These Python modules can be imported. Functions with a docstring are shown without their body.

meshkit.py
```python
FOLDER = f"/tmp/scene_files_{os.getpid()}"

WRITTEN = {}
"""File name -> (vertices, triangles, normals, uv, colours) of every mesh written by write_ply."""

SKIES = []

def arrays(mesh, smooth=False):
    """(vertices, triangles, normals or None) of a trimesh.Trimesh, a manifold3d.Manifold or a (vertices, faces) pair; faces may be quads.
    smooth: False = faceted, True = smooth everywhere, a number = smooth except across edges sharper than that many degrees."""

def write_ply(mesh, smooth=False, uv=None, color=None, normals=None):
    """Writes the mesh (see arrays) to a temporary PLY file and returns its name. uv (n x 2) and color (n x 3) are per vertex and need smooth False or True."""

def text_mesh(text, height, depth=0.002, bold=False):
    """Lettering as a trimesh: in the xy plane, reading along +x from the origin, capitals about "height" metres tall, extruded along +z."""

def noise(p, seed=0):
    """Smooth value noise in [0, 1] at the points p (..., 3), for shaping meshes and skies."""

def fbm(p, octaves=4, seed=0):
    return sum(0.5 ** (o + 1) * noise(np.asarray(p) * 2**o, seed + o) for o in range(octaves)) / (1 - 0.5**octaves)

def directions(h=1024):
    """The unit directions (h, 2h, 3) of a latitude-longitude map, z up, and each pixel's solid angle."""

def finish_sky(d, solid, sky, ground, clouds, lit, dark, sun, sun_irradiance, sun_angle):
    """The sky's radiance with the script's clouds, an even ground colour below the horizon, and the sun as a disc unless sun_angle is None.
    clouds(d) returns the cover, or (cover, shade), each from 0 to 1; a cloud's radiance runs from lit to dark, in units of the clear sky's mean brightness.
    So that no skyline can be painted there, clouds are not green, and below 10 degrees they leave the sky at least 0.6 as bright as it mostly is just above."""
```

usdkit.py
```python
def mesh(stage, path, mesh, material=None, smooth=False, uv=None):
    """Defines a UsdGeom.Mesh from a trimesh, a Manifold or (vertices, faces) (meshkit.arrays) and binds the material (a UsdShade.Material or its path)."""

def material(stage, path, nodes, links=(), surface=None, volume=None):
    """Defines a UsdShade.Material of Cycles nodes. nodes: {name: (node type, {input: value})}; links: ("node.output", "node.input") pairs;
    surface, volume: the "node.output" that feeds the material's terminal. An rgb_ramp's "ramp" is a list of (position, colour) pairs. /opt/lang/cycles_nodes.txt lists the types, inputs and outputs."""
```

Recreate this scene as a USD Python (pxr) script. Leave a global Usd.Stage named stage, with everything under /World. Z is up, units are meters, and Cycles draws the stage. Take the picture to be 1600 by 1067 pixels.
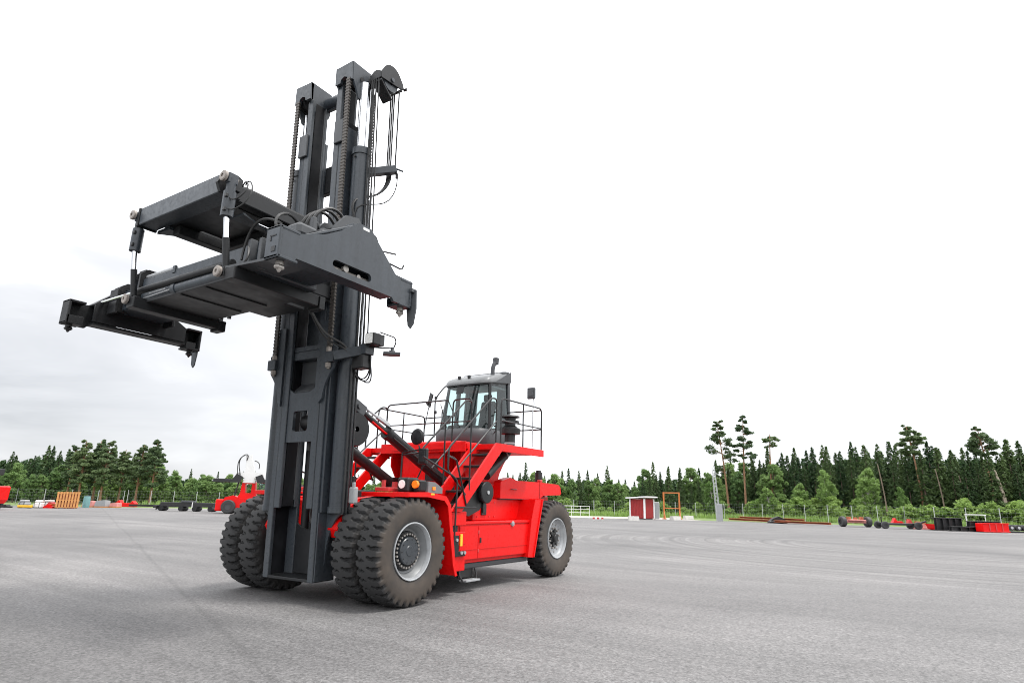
import math, random
import numpy as np, trimesh, usdkit, meshkit
from shapely.geometry import Polygon, Point, LineString, box as sbox
from shapely.ops import unary_union
from pxr import Usd, UsdGeom, UsdLux, UsdShade, Gf, Sdf, Vt

stage = Usd.Stage.CreateInMemory()
UsdGeom.SetStageUpAxis(stage, UsdGeom.Tokens.z)
UsdGeom.SetStageMetersPerUnit(stage, 1.0)
UsdGeom.Xform.Define(stage, '/World')
UsdGeom.Scope.Define(stage, '/World/Looks')
rng = np.random.default_rng(7)
random.seed(7)

# ---------------------------------------------------------------- camera
EYE = np.array([8.4006, 9.4251, 1.7508]); YAW, PITCH, ROLL, FPX = -2.568, 0.2537, 0.0218, 962.28
fw = np.array([math.cos(YAW)*math.cos(PITCH), math.sin(YAW)*math.cos(PITCH), math.sin(PITCH)])
rt = np.cross(fw, [0, 0, 1.0]); rt /= np.linalg.norm(rt); up = np.cross(rt, fw)
r2 = math.cos(ROLL)*rt + math.sin(ROLL)*up; u2 = -math.sin(ROLL)*rt + math.cos(ROLL)*up
cam = UsdGeom.Camera.Define(stage, '/World/camera')
mat4 = Gf.Matrix4d(*r2, 0, *u2, 0, *(-fw), 0, *EYE, 1)
cam.AddTransformOp().Set(mat4)
cam.CreateHorizontalApertureAttr(36.0); cam.CreateVerticalApertureAttr(36.0*682/1024)
cam.CreateFocalLengthAttr(36.0*FPX/1600)
cam.CreateClippingRangeAttr(Gf.Vec2f(0.1, 3000))
cam.CreateExposureAttr(1.2)

# ---------------------------------------------------------------- sky and sun (overcast)
SUN_EL = math.radians(66); SUN_DIR = np.array([-0.30, 0.95]) / np.hypot(0.30, 0.95)
left_sky = np.array([0.39, -0.92, 0.0])
dm = usdkit.material(stage, '/World/Looks/overcast_sky', {
    'sky': ('sky_texture', {'sky_type': 'single_scattering', 'sun_disc': False, 'sun_elevation': SUN_EL,
                            'sun_rotation': math.atan2(SUN_DIR[0], SUN_DIR[1])}),
    'tc': ('texture_coordinate', {}),
    'sep': ('separate_xyz', {}),
    'low': ('map_range', {'range_type': 'smoothstep', 'from_min': 0.52, 'from_max': 0.05, 'to_min': 0.0, 'to_max': 1.0}),
    'dot': ('vector_math', {'math_type': 'dot_product', 'vector2': left_sky}),
    'side': ('map_range', {'range_type': 'smoothstep', 'from_min': 0.27, 'from_max': 0.84, 'to_min': 0.0, 'to_max': 1.0}),
    'mapn': ('mapping', {'scale': (1.0, 1.0, 3.2)}),
    'n1': ('noise_texture', {'scale': 2.6, 'detail': 6.0, 'roughness': 0.55, 'distortion': 0.4}),
    'nr': ('map_range', {'from_min': 0.34, 'from_max': 0.62, 'to_min': 0.35, 'to_max': 1.0}),
    'm1': ('math', {'math_type': 'multiply'}),
    'm2': ('math', {'math_type': 'multiply'}),
    'vh': ('map_range', {'range_type': 'smoothstep', 'from_min': 0.36, 'from_max': 0.0, 'to_min': 0.0, 'to_max': 0.24}), 'm3': ('math', {'math_type': 'multiply'}), 'm4': ('math', {'math_type': 'maximum'}),
    'cloud': ('rgb_ramp', {'ramp': [(0.0, (10.6, 10.7, 10.9)), (0.10, (7.4, 7.5, 7.7)), (0.24, (4.9, 4.95, 5.1)), (0.42, (4.25, 4.3, 4.45)), (0.62, (3.8, 3.87, 4.03)), (0.8, (3.3, 3.38, 3.55)), (1.0, (2.5, 2.6, 2.8))]}),
    'n2': ('noise_texture', {'scale': 1.4, 'detail': 4.0}),
    'nv': ('map_range', {'from_min': 0.3, 'from_max': 0.7, 'to_min': 0.82, 'to_max': 1.0}),
    'thick': ('mix', {'mix_type': 'multiply', 'fac': 1.0}),
    'cover': ('mix', {'fac': 0.95}),
    'bg': ('background_shader', {'strength': 0.1}),
}, [('tc.generated', 'sep.vector'), ('sep.z', 'low.value'), ('tc.generated', 'dot.vector1'), ('dot.value', 'side.value'),
    ('tc.generated', 'mapn.vector'), ('mapn.vector', 'n1.vector'), ('n1.fac', 'nr.value'),
    ('low.result', 'm1.value1'), ('side.result', 'm1.value2'), ('m1.value', 'm2.value1'), ('nr.result', 'm2.value2'),
    ('sep.z', 'vh.value'), ('vh.result', 'm3.value1'), ('nr.result', 'm3.value2'), ('m3.value', 'm4.value1'), ('m2.value', 'm4.value2'), ('m4.value', 'cloud.fac'), ('mapn.vector', 'n2.vector'), ('n2.fac', 'nv.value'),
    ('cloud.color', 'thick.color1'), ('nv.result', 'thick.color2'),
    ('sky.color', 'cover.color1'), ('thick.color', 'cover.color2'), ('cover.color', 'bg.color')], surface='bg.background')
dome = UsdLux.DomeLight.Define(stage, '/World/sky')
UsdShade.MaterialBindingAPI.Apply(dome.GetPrim()).Bind(dm)
dome.GetPrim().SetCustomDataByKey('kind', 'structure')
sun = UsdLux.DistantLight.Define(stage, '/World/sun')
sun.CreateIntensityAttr(0.40); sun.CreateAngleAttr(12.0); sun.CreateNormalizeAttr(True); sun.CreateColorAttr(Gf.Vec3f(1, 0.97, 0.93))
sd = np.array([SUN_DIR[0]*math.cos(SUN_EL), SUN_DIR[1]*math.cos(SUN_EL), math.sin(SUN_EL)])
zx = np.cross([0, 0, 1.0], sd); zx /= np.linalg.norm(zx); zy = np.cross(sd, zx)
sun.AddTransformOp().Set(Gf.Matrix4d(*zx, 0, *zy, 0, *sd, 0, 0, 0, 50, 1))

# ---------------------------------------------------------------- materials
def M_plain(name, col, rough=0.5, metal=0.0, var=0.12, scale=6.0, bump=0.0, extra=None):
    n = {'tc': ('texture_coordinate', {}), 'n': ('noise_texture', {'scale': scale, 'detail': 5.0, 'roughness': 0.6}),
         'r': ('map_range', {'from_min': 0.3, 'from_max': 0.7, 'to_min': 1 - var, 'to_max': 1 + var}),
         'c': ('mix', {'mix_type': 'multiply', 'fac': 1.0, 'color1': col}),
         'rr': ('map_range', {'from_min': 0.3, 'from_max': 0.7, 'to_min': max(rough-0.08, 0.05), 'to_max': min(rough+0.1, 1)}),
         'p': ('principled_bsdf', {'metallic': metal, **(extra or {})})}
    l = [('tc.object', 'n.vector'), ('n.fac', 'r.value'), ('r.result', 'c.color2'), ('c.color', 'p.base_color'), ('n.fac', 'rr.value'), ('rr.result', 'p.roughness')]
    if bump:
        n['b'] = ('bump', {'strength': bump, 'distance': 0.01}); n['nb'] = ('noise_texture', {'scale': scale*9, 'detail': 4.0})
        l += [('tc.object', 'nb.vector'), ('nb.fac', 'b.height'), ('b.normal', 'p.normal')]
    return usdkit.material(stage, '/World/Looks/' + name, n, l, surface='p.BSDF')

def M_worn(name, col, rough, dirt, amount, spec=0.5, zdirt=1.6, streak=0.16):
    """paint with faint runs down its faces and dust that thickens towards the ground"""
    return usdkit.material(stage, '/World/Looks/' + name, {
        'g': ('geometry', {}), 'm': ('mapping', {'scale': (9.0, 9.0, 0.55)}), 'n': ('noise_texture', {'scale': 1.0, 'detail': 5.0, 'roughness': 0.65}),
        'r': ('map_range', {'from_min': 0.3, 'from_max': 0.7, 'to_min': 1-streak, 'to_max': 1+streak}), 'c': ('mix', {'mix_type': 'multiply', 'fac': 1.0, 'color1': col}),
        'n2': ('noise_texture', {'scale': 1.9, 'detail': 7.0, 'roughness': 0.7}), 'd': ('map_range', {'range_type': 'smoothstep', 'from_min': 0.48, 'from_max': 0.74, 'to_min': 0.0, 'to_max': amount}),
        's': ('separate_xyz', {}), 'low': ('map_range', {'from_min': zdirt, 'from_max': 0.3, 'to_min': 0.0, 'to_max': amount*0.55}), 'a': ('math', {'math_type': 'add'}),
        'c2': ('mix', {'color2': dirt}), 'sp': ('noise_texture', {'scale': 16.0, 'detail': 4.0}), 'rr': ('map_range', {'from_min': 0.3, 'from_max': 0.7, 'to_min': rough-0.07, 'to_max': rough+0.14}),
        'b': ('bump', {'strength': 0.015, 'distance': 0.01}), 'p': ('principled_bsdf', {'specular_ior_level': spec})},
        [('g.position', 'm.vector'), ('m.vector', 'n.vector'), ('n.fac', 'r.value'), ('r.result', 'c.color2'), ('g.position', 'n2.vector'), ('n2.fac', 'd.value'), ('g.position', 's.vector'), ('s.z', 'low.value'),
         ('d.result', 'a.value1'), ('low.result', 'a.value2'), ('a.value', 'c2.fac'), ('c.color', 'c2.color1'), ('c2.color', 'p.base_color'), ('g.position', 'sp.vector'), ('sp.fac', 'rr.value'), ('rr.result', 'p.roughness'), ('sp.fac', 'b.height'), ('b.normal', 'p.normal')], surface='p.BSDF')
red = M_worn('red_paint', (0.60, 0.0025, 0.0025), 0.34, (0.34, 0.035, 0.028), 0.09, 0.25, 1.2, 0.05)
redfar = M_plain('faded_red_paint', (0.42, 0.03, 0.03), 0.5, var=0.2, scale=2)
pinkred = M_plain('pale_red_paint', (0.5, 0.2, 0.18), 0.6, var=0.2, scale=3)
char = M_worn('charcoal_paint', (0.0225, 0.0275, 0.0335), 0.34, (0.058, 0.057, 0.055), 0.26, 0.5, 2.0, 0.22)
grease = M_plain('greased_slide_track', (0.005, 0.0055, 0.007), 0.62, var=0.5, scale=5, extra={'specular_ior_level': 0.2})  # grease, darkened further so the colour carries the shade inside the channels
rimgrey = M_plain('rim_grey', (0.135, 0.14, 0.143), 0.42, 0.1, var=0.12, scale=5)
chard = M_plain('dark_charcoal_paint', (0.0075, 0.008, 0.009), 0.48, var=0.2, scale=3, extra={'specular_ior_level': 0.35})  # dark parts; also shade put into the colour under spreader and in mast foot
blackm = M_plain('black_metal', (0.006, 0.006, 0.0065), 0.42, var=0.2, scale=6)
rubberhose = M_plain('rubber_hose', (0.007, 0.007, 0.007), 0.5, var=0.15, scale=9)
chrome = M_plain('chrome_rod', (0.72, 0.73, 0.75), 0.14, 1.0, var=0.03)
silver = M_plain('silver_paint', (0.33, 0.34, 0.35), 0.36, 0.3, var=0.1, scale=5)
steel = M_plain('worn_steel', (0.30, 0.28, 0.26), 0.45, 0.6, var=0.25, scale=14)
pinsteel = M_plain('pale_pin_steel', (0.22, 0.195, 0.175), 0.5, 0.3, var=0.25, scale=20)
chainm = M_plain('greased_chain_steel', (0.060, 0.053, 0.047), 0.36, 0.5, var=0.4, scale=25)
greym = M_plain('grey_plastic', (0.042, 0.045, 0.049), 0.5, var=0.1)
lgrey = M_plain('light_grey_paint', (0.25, 0.26, 0.265), 0.4, var=0.08)
white = M_plain('white_paint', (0.62, 0.62, 0.61), 0.5, var=0.06)
yellow = M_plain('yellow_marker', (0.75, 0.42, 0.02), 0.5)
orange = M_plain('orange_lens', (0.85, 0.22, 0.01), 0.25)
lampglass = M_plain('lamp_lens', (0.78, 0.78, 0.76), 0.2, var=0.1, scale=30)
conc = M_plain('pale_concrete', (0.42, 0.41, 0.39), 0.85, var=0.15, scale=4, bump=0.3)
wood = M_plain('orange_timber', (0.47, 0.22, 0.07), 0.7, var=0.25, scale=5)
wooda = M_plain('dark_orange_timber', (0.38, 0.16, 0.05), 0.7, var=0.25, scale=5)
rust = M_plain('rust_primer', (0.30, 0.085, 0.035), 0.75, var=0.3, scale=3)
falured = M_plain('falu_red_boards', (0.24, 0.014, 0.014), 0.75, var=0.15, scale=3)
orangep = M_plain('orange_paint', (0.40, 0.12, 0.025), 0.5, var=0.15)
galv = M_plain('galvanised_steel', (0.42, 0.43, 0.44), 0.45, 0.4, var=0.15, scale=8)
teal = M_plain('blue_green_plastic', (0.12, 0.25, 0.25), 0.6)
greentread = M_plain('dark_tread', (0.02, 0.02, 0.021), 0.6, bump=0.2)
deadwood = M_plain('bare_dead_wood', (0.33, 0.27, 0.22), 0.9, var=0.3, scale=4, bump=0.4)
bark = M_plain('grey_brown_bark', (0.14, 0.105, 0.08), 0.95, var=0.35, scale=3, bump=0.5)
pinebark = M_plain('orange_pine_bark', (0.21, 0.115, 0.065), 0.95, var=0.35, scale=3, bump=0.5)
birchbark = M_plain('pale_birch_bark', (0.42, 0.40, 0.36), 0.9, var=0.3, scale=3)
glass = usdkit.material(stage, '/World/Looks/cab_glass', {'t': ('transparent_bsdf', {'color': (0.70, 0.81, 0.805)}),
    'g': ('glossy_bsdf', {'color': (0.9, 0.95, 0.95), 'roughness': 0.02}), 'f': ('fresnel', {'IOR': 1.5}), 'm': ('mix_closure', {})},
    [('f.fac', 'm.fac'), ('t.BSDF', 'm.closure1'), ('g.BSDF', 'm.closure2')], surface='m.closure')

# tyre: dark tread, brown dust on the side wall
tyrem = usdkit.material(stage, '/World/Looks/dusty_tyre', {
    'tc': ('texture_coordinate', {}), 's': ('separate_xyz', {}), 'len': ('math', {'math_type': 'multiply', 'value2': 1.0}),
    'n': ('noise_texture', {'scale': 3.0, 'detail': 6.0, 'roughness': 0.6}),
    'add': ('math', {'math_type': 'multiply_add', 'value2': 0.045}),
    'k': ('map_range', {'range_type': 'smoothstep', 'from_min': 0.235, 'from_max': 0.272, 'to_min': 0.0, 'to_max': 1.0}),
    'nr': ('map_range', {'from_min': 0.3, 'from_max': 0.7, 'to_min': 0.35, 'to_max': 1.0}),
    'fm': ('math', {'math_type': 'multiply'}),
    'c': ('mix', {'color1': (0.0105, 0.0105, 0.011), 'color2': (0.060, 0.046, 0.035)}),
    'nb': ('noise_texture', {'scale': 60.0, 'detail': 4.0}), 'b': ('bump', {'strength': 0.25, 'distance': 0.004}),
    'p': ('principled_bsdf', {'roughness': 0.72})},
    [('tc.object', 's.vector'), ('s.y', 'len.value1'), ('tc.object', 'n.vector'), ('n.fac', 'add.value1'), ('len.value', 'add.value3'),
     ('add.value', 'k.value'), ('n.fac', 'nr.value'), ('k.result', 'fm.value1'), ('nr.result', 'fm.value2'), ('fm.value', 'c.fac'),
     ('c.color', 'p.base_color'), ('tc.object', 'nb.vector'), ('nb.fac', 'b.height'), ('b.normal', 'p.normal')], surface='p.BSDF')

rubber = usdkit.material(stage, '/World/Looks/tyre_rubber', {
    'tc': ('texture_coordinate', {}), 's': ('separate_xyz', {}), 'len': ('math', {'math_type': 'absolute'}),
    'n': ('noise_texture', {'scale': 3.0, 'detail': 6.0, 'roughness': 0.6}),
    'add': ('math', {'math_type': 'multiply_add', 'value2': 0.045}),
    'k': ('map_range', {'range_type': 'smoothstep', 'from_min': 0.232, 'from_max': 0.262, 'to_min': 0.0, 'to_max': 1.0}),
    'nr': ('map_range', {'from_min': 0.3, 'from_max': 0.7, 'to_min': 0.35, 'to_max': 1.0}),
    'fm': ('math', {'math_type': 'multiply'}),
    'c': ('mix', {'color1': (0.0105, 0.0105, 0.011), 'color2': (0.024, 0.022, 0.021)}),
    'nb': ('noise_texture', {'scale': 60.0, 'detail': 4.0}), 'b': ('bump', {'strength': 0.25, 'distance': 0.004}),
    'p': ('principled_bsdf', {'roughness': 0.72})},
    [('tc.object', 's.vector'), ('s.y', 'len.value1'), ('tc.object', 'n.vector'), ('n.fac', 'add.value1'), ('len.value', 'add.value3'),
     ('add.value', 'k.value'), ('n.fac', 'nr.value'), ('k.result', 'fm.value1'), ('nr.result', 'fm.value2'), ('fm.value', 'c.fac'),
     ('c.color', 'p.base_color'), ('tc.object', 'nb.vector'), ('nb.fac', 'b.height'), ('b.normal', 'p.normal')], surface='p.BSDF')

CURVE_A = (-29.0, 10.0, 0.0)
asph = usdkit.material(stage, '/World/Looks/asphalt', {
    'g': ('geometry', {}),
    'big': ('noise_texture', {'scale': 0.10, 'detail': 6.0, 'roughness': 0.6, 'distortion': 0.6}),
    'map': ('mapping', {'rotation': (0, 0, 0.06), 'scale': (0.9, 0.06, 1.0)}),
    'streak': ('noise_texture', {'scale': 1.0, 'detail': 7.0, 'roughness': 0.65, 'distortion': 0.5}),
    'grain': ('noise_texture', {'scale': 15.0, 'detail': 6.0, 'roughness': 0.95}),
    'fleck': ('voronoi_texture', {'scale': 42.0}), 'fb': ('rgb_to_bw', {}), 'fr': ('map_range', {'from_min': 0.2, 'from_max': 0.8, 'to_min': 0.74, 'to_max': 1.26}), 'mf': ('mix', {'mix_type': 'multiply', 'fac': 1.0}),
    'vor': ('voronoi_texture', {'scale': 95.0}),
    'r1': ('rgb_ramp', {'ramp': [(0.30, (0.094, 0.091, 0.091)), (0.50, (0.128, 0.124, 0.123)), (0.72, (0.160, 0.154, 0.151))]}),
    'r2': ('map_range', {'from_min': 0.34, 'from_max': 0.66, 'to_min': 0.76, 'to_max': 1.18}),
    'r3': ('map_range', {'from_min': 0.36, 'from_max': 0.64, 'to_min': 0.58, 'to_max': 1.42}),
    'm1': ('mix', {'mix_type': 'multiply', 'fac': 1.0}), 'm2': ('mix', {'mix_type': 'multiply', 'fac': 1.0}),
    # damp dark streaks here and there
    'mapd': ('mapping', {'rotation': (0, 0, 0.0), 'scale': (0.30, 0.05, 1.0), 'location': (3.1, 1.7, 0)}),
    'damp': ('noise_texture', {'scale': 1.0, 'detail': 5.0, 'roughness': 0.55}),
    'rd': ('map_range', {'range_type': 'smoothstep', 'from_min': 0.60, 'from_max': 0.72, 'to_min': 1.0, 'to_max': 0.70}),
    'm3': ('mix', {'mix_type': 'multiply', 'fac': 1.0}),
    # paving joints and a wide worn wheel track
    'jd0': ('vector_math', {'math_type': 'dot_product', 'vector2': (-0.917, 0.400, 0.0)}),
    'wob': ('math', {'math_type': 'multiply_add', 'value2': 0.35}),
    'jd': ('math', {'math_type': 'multiply_add', 'value2': 1/26.0, 'value3': (2.16-0.17)/26.0+0.5+4}), 'jf': ('math', {'math_type': 'fraction'}),
    'jc': ('math', {'math_type': 'subtract', 'value2': 0.5}), 'ja': ('math', {'math_type': 'absolute'}),
    'jr': ('map_range', {'range_type': 'smoothstep', 'from_min': 0.0004, 'from_max': 0.0034, 'to_min': 0.84, 'to_max': 1.0}),
    'td0': ('vector_math', {'math_type': 'dot_product', 'vector2': (-0.957, 0.29, 0.0)}),
    'td': ('math', {'math_type': 'multiply_add', 'value2': 1/34.0, 'value3': 5.0/34.0+0.5+4}), 'tf': ('math', {'math_type': 'fraction'}),
    'tc_': ('math', {'math_type': 'subtract', 'value2': 0.5}), 'ta': ('math', {'math_type': 'absolute'}),
    'tr': ('map_range', {'range_type': 'smoothstep', 'from_min': 0.004, 'from_max': 0.028, 'to_min': 0.84, 'to_max': 1.0}),
    'm5': ('mix', {'mix_type': 'multiply', 'fac': 1.0}),
    # curved scuff tracks left by turning machines
    'cd': ('vector_math', {'math_type': 'distance', 'vector2': CURVE_A}), 'cn': ('noise_texture', {'dimensions': '1D', 'scale': 2.1, 'detail': 4.0, 'roughness': 0.7}),
    'cr': ('map_range', {'from_min': 0.38, 'from_max': 0.62, 'to_min': 0.74, 'to_max': 1.10}), 'cm': ('map_range', {'range_type': 'smoothstep', 'from_min': 24.0, 'from_max': 13.0, 'to_min': 0.0, 'to_max': 1.0}),
    'cm2': ('map_range', {'range_type': 'smoothstep', 'from_min': 4.0, 'from_max': 8.0, 'to_min': 0.0, 'to_max': 1.0}), 'cmm': ('math', {'math_type': 'multiply'}),
    'cpatch': ('map_range', {'range_type': 'smoothstep', 'from_min': 0.36, 'from_max': 0.56, 'to_min': 0.25, 'to_max': 1.0}), 'cmm2': ('math', {'math_type': 'multiply'}),
    'm6': ('mix', {'mix_type': 'multiply'}),
    'm4': ('mix', {'mix_type': 'multiply', 'fac': 1.0}),
    'rough': ('map_range', {'from_min': 0.3, 'from_max': 0.7, 'to_min': 0.72, 'to_max': 0.9}),
    'b': ('bump', {'strength': 0.5, 'distance': 0.004}),
    'p': ('principled_bsdf', {})},
    [('g.position', 'big.vector'), ('g.position', 'map.vector'), ('map.vector', 'streak.vector'), ('g.position', 'grain.vector'), ('g.position', 'vor.vector'),
     ('big.fac', 'r1.fac'), ('streak.fac', 'r2.value'), ('grain.fac', 'r3.value'), ('r1.color', 'm1.color1'), ('r2.result', 'm1.color2'),
     ('m1.color', 'm2.color1'), ('r3.result', 'mf.color1'), ('g.position', 'fleck.vector'), ('fleck.color', 'fb.color'), ('fb.val', 'fr.value'), ('fr.result', 'mf.color2'), ('mf.color', 'm2.color2'), ('g.position', 'mapd.vector'), ('mapd.vector', 'damp.vector'), ('damp.fac', 'rd.value'),
     ('m2.color', 'm3.color1'), ('rd.result', 'm3.color2'),
     ('g.position', 'jd0.vector1'), ('big.fac', 'wob.value1'), ('jd0.value', 'wob.value3'), ('wob.value', 'jd.value1'), ('jd.value', 'jf.value1'),
     ('jf.value', 'jc.value1'), ('jc.value', 'ja.value1'), ('ja.value', 'jr.value'), ('m3.color', 'm5.color1'), ('jr.result', 'm5.color2'),
     ('g.position', 'td0.vector1'), ('td0.value', 'td.value1'), ('td.value', 'tf.value1'), ('tf.value', 'tc_.value1'), ('tc_.value', 'ta.value1'), ('ta.value', 'tr.value'),
     ('m5.color', 'm4.color1'), ('tr.result', 'm4.color2'),
     ('g.position', 'cd.vector1'), ('cd.value', 'cn.w'), ('cn.fac', 'cr.value'), ('cd.value', 'cm.value'), ('cd.value', 'cm2.value'), ('cm.result', 'cmm.value1'), ('cm2.result', 'cmm.value2'), ('big.fac', 'cpatch.value'), ('cmm.value', 'cmm2.value1'), ('cpatch.result', 'cmm2.value2'), ('cmm2.value', 'm6.fac'), ('m4.color', 'm6.color1'), ('cr.result', 'm6.color2'), ('m6.color', 'p.base_color'), ('streak.fac', 'rough.value'), ('rough.result', 'p.roughness'), ('vor.distance', 'b.height'), ('b.normal', 'p.normal')], surface='p.BSDF')

gravelm = M_plain('pale_gravel', (0.36, 0.34, 0.31), 0.95, var=0.3, scale=2.0, bump=0.4)
soil = usdkit.material(stage, '/World/Looks/rough_grass_ground', {
    'g': ('geometry', {}), 'n': ('noise_texture', {'scale': 0.35, 'detail': 7.0, 'roughness': 0.7}),
    'r': ('rgb_ramp', {'ramp': [(0.3, (0.06, 0.10, 0.03)), (0.55, (0.13, 0.19, 0.05)), (0.75, (0.24, 0.24, 0.12))]}),
    'p': ('principled_bsdf', {'roughness': 0.95})}, [('g.position', 'n.vector'), ('n.fac', 'r.fac'), ('r.color', 'p.base_color')], surface='p.BSDF')

def M_leaf(name, c1, c2, trans=0.3):
    return usdkit.material(stage, '/World/Looks/' + name, {
        'o': ('object_info', {}), 'g': ('geometry', {}), 'n': ('noise_texture', {'scale': 0.9, 'detail': 3.0}),
        'a': ('math', {'math_type': 'multiply_add', 'value2': 0.55}), 'sub': ('math', {'math_type': 'multiply', 'value2': 0.45}),
        'isl': ('math', {'math_type': 'multiply_add', 'value2': 0.3}),
        'mr': ('map_range', {'from_min': 0.25, 'from_max': 1.0, 'to_min': 0.0, 'to_max': 1.0}),
        'c': ('mix', {'color1': c1, 'color2': c2}),
        'd': ('principled_bsdf', {'roughness': 0.65}), 't': ('translucent_bsdf', {}), 'm': ('mix_closure', {'fac': trans})},
        [('g.position', 'n.vector'), ('o.random', 'sub.value1'), ('n.fac', 'a.value1'), ('sub.value', 'a.value3'), ('g.random_per_island', 'isl.value1'), ('a.value', 'isl.value3'),
         ('isl.value', 'mr.value'), ('mr.result', 'c.fac'), ('c.color', 'd.base_color'), ('c.color', 't.color'), ('d.BSDF', 'm.closure1'), ('t.BSDF', 'm.closure2')], surface='m.closure')
spruce_leaf = M_leaf('spruce_needles', (0.026, 0.060, 0.020), (0.140, 0.205, 0.068), 0.28)
pine_leaf = M_leaf('pine_needles', (0.055, 0.095, 0.042), (0.185, 0.25, 0.105), 0.28)
birch_leaf = M_leaf('broad_leaves', (0.10, 0.18, 0.045), (0.26, 0.38, 0.11), 0.38)
alder_leaf = M_leaf('dull_broad_leaves', (0.09, 0.165, 0.052), (0.29, 0.41, 0.13), 0.4)
bush_leaf = M_leaf('bush_leaves', (0.12, 0.21, 0.045), (0.32, 0.44, 0.12), 0.38)

# ---------------------------------------------------------------- scene helpers
used = {}
def numbered(path):
    k = used.get(path, -1) + 1; used[path] = k
    return path if k == 0 else f'{path}_{k:03d}'
def meta(prim, label=None, cat=None, group=None, kind=None):
    for k, v in (('label', label), ('category', cat), ('group', group), ('kind', kind)):
        if v: prim.SetCustomDataByKey(k, v)
    return prim
def thing(name, label, cat, loc=(0, 0, 0), rz=0.0, group=None, scale=None):
    x = UsdGeom.Xform.Define(stage, numbered('/World/' + name))
    x.AddTranslateOp().Set(Gf.Vec3d(*map(float, loc))); x.AddRotateZOp().Set(math.degrees(rz))
    if scale is not None: x.AddScaleOp().Set(Gf.Vec3f(*map(float, scale)))
    return meta(x.GetPrim(), label, cat, group)
def node(name, parent, loc=None, rz=0.0, label=None):
    x = UsdGeom.Xform.Define(stage, numbered(f'{parent.GetPath()}/{name}'))
    if loc is not None: x.AddTranslateOp().Set(Gf.Vec3d(*map(float, loc)))
    if rz: x.AddRotateZOp().Set(math.degrees(rz))
    return meta(x.GetPrim(), label)
def put(name, mesh, m, parent=None, smooth=32, label=None, kind=None, cat=None, group=None):
    base = str(parent.GetPath()) if parent is not None else '/World'
    if isinstance(mesh, list): mesh = trimesh.util.concatenate(mesh)
    return meta(usdkit.mesh(stage, numbered(f'{base}/{name}'), mesh, m, smooth=smooth).GetPrim(), label, cat, group, kind)
def dup(src, loc, rz=0.0, label=None, group=None, scale=None):
    was = src.GetCustomData()
    r = thing(src.GetName().rstrip('0123456789').rstrip('_'), label or was['label'], was['category'], loc, rz, group or was.get('group'), scale if scale is not None else (1, 1, 1))
    r.GetReferences().AddInternalReference(src.GetPath()); r.SetInstanceable(True)
    return r

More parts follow.
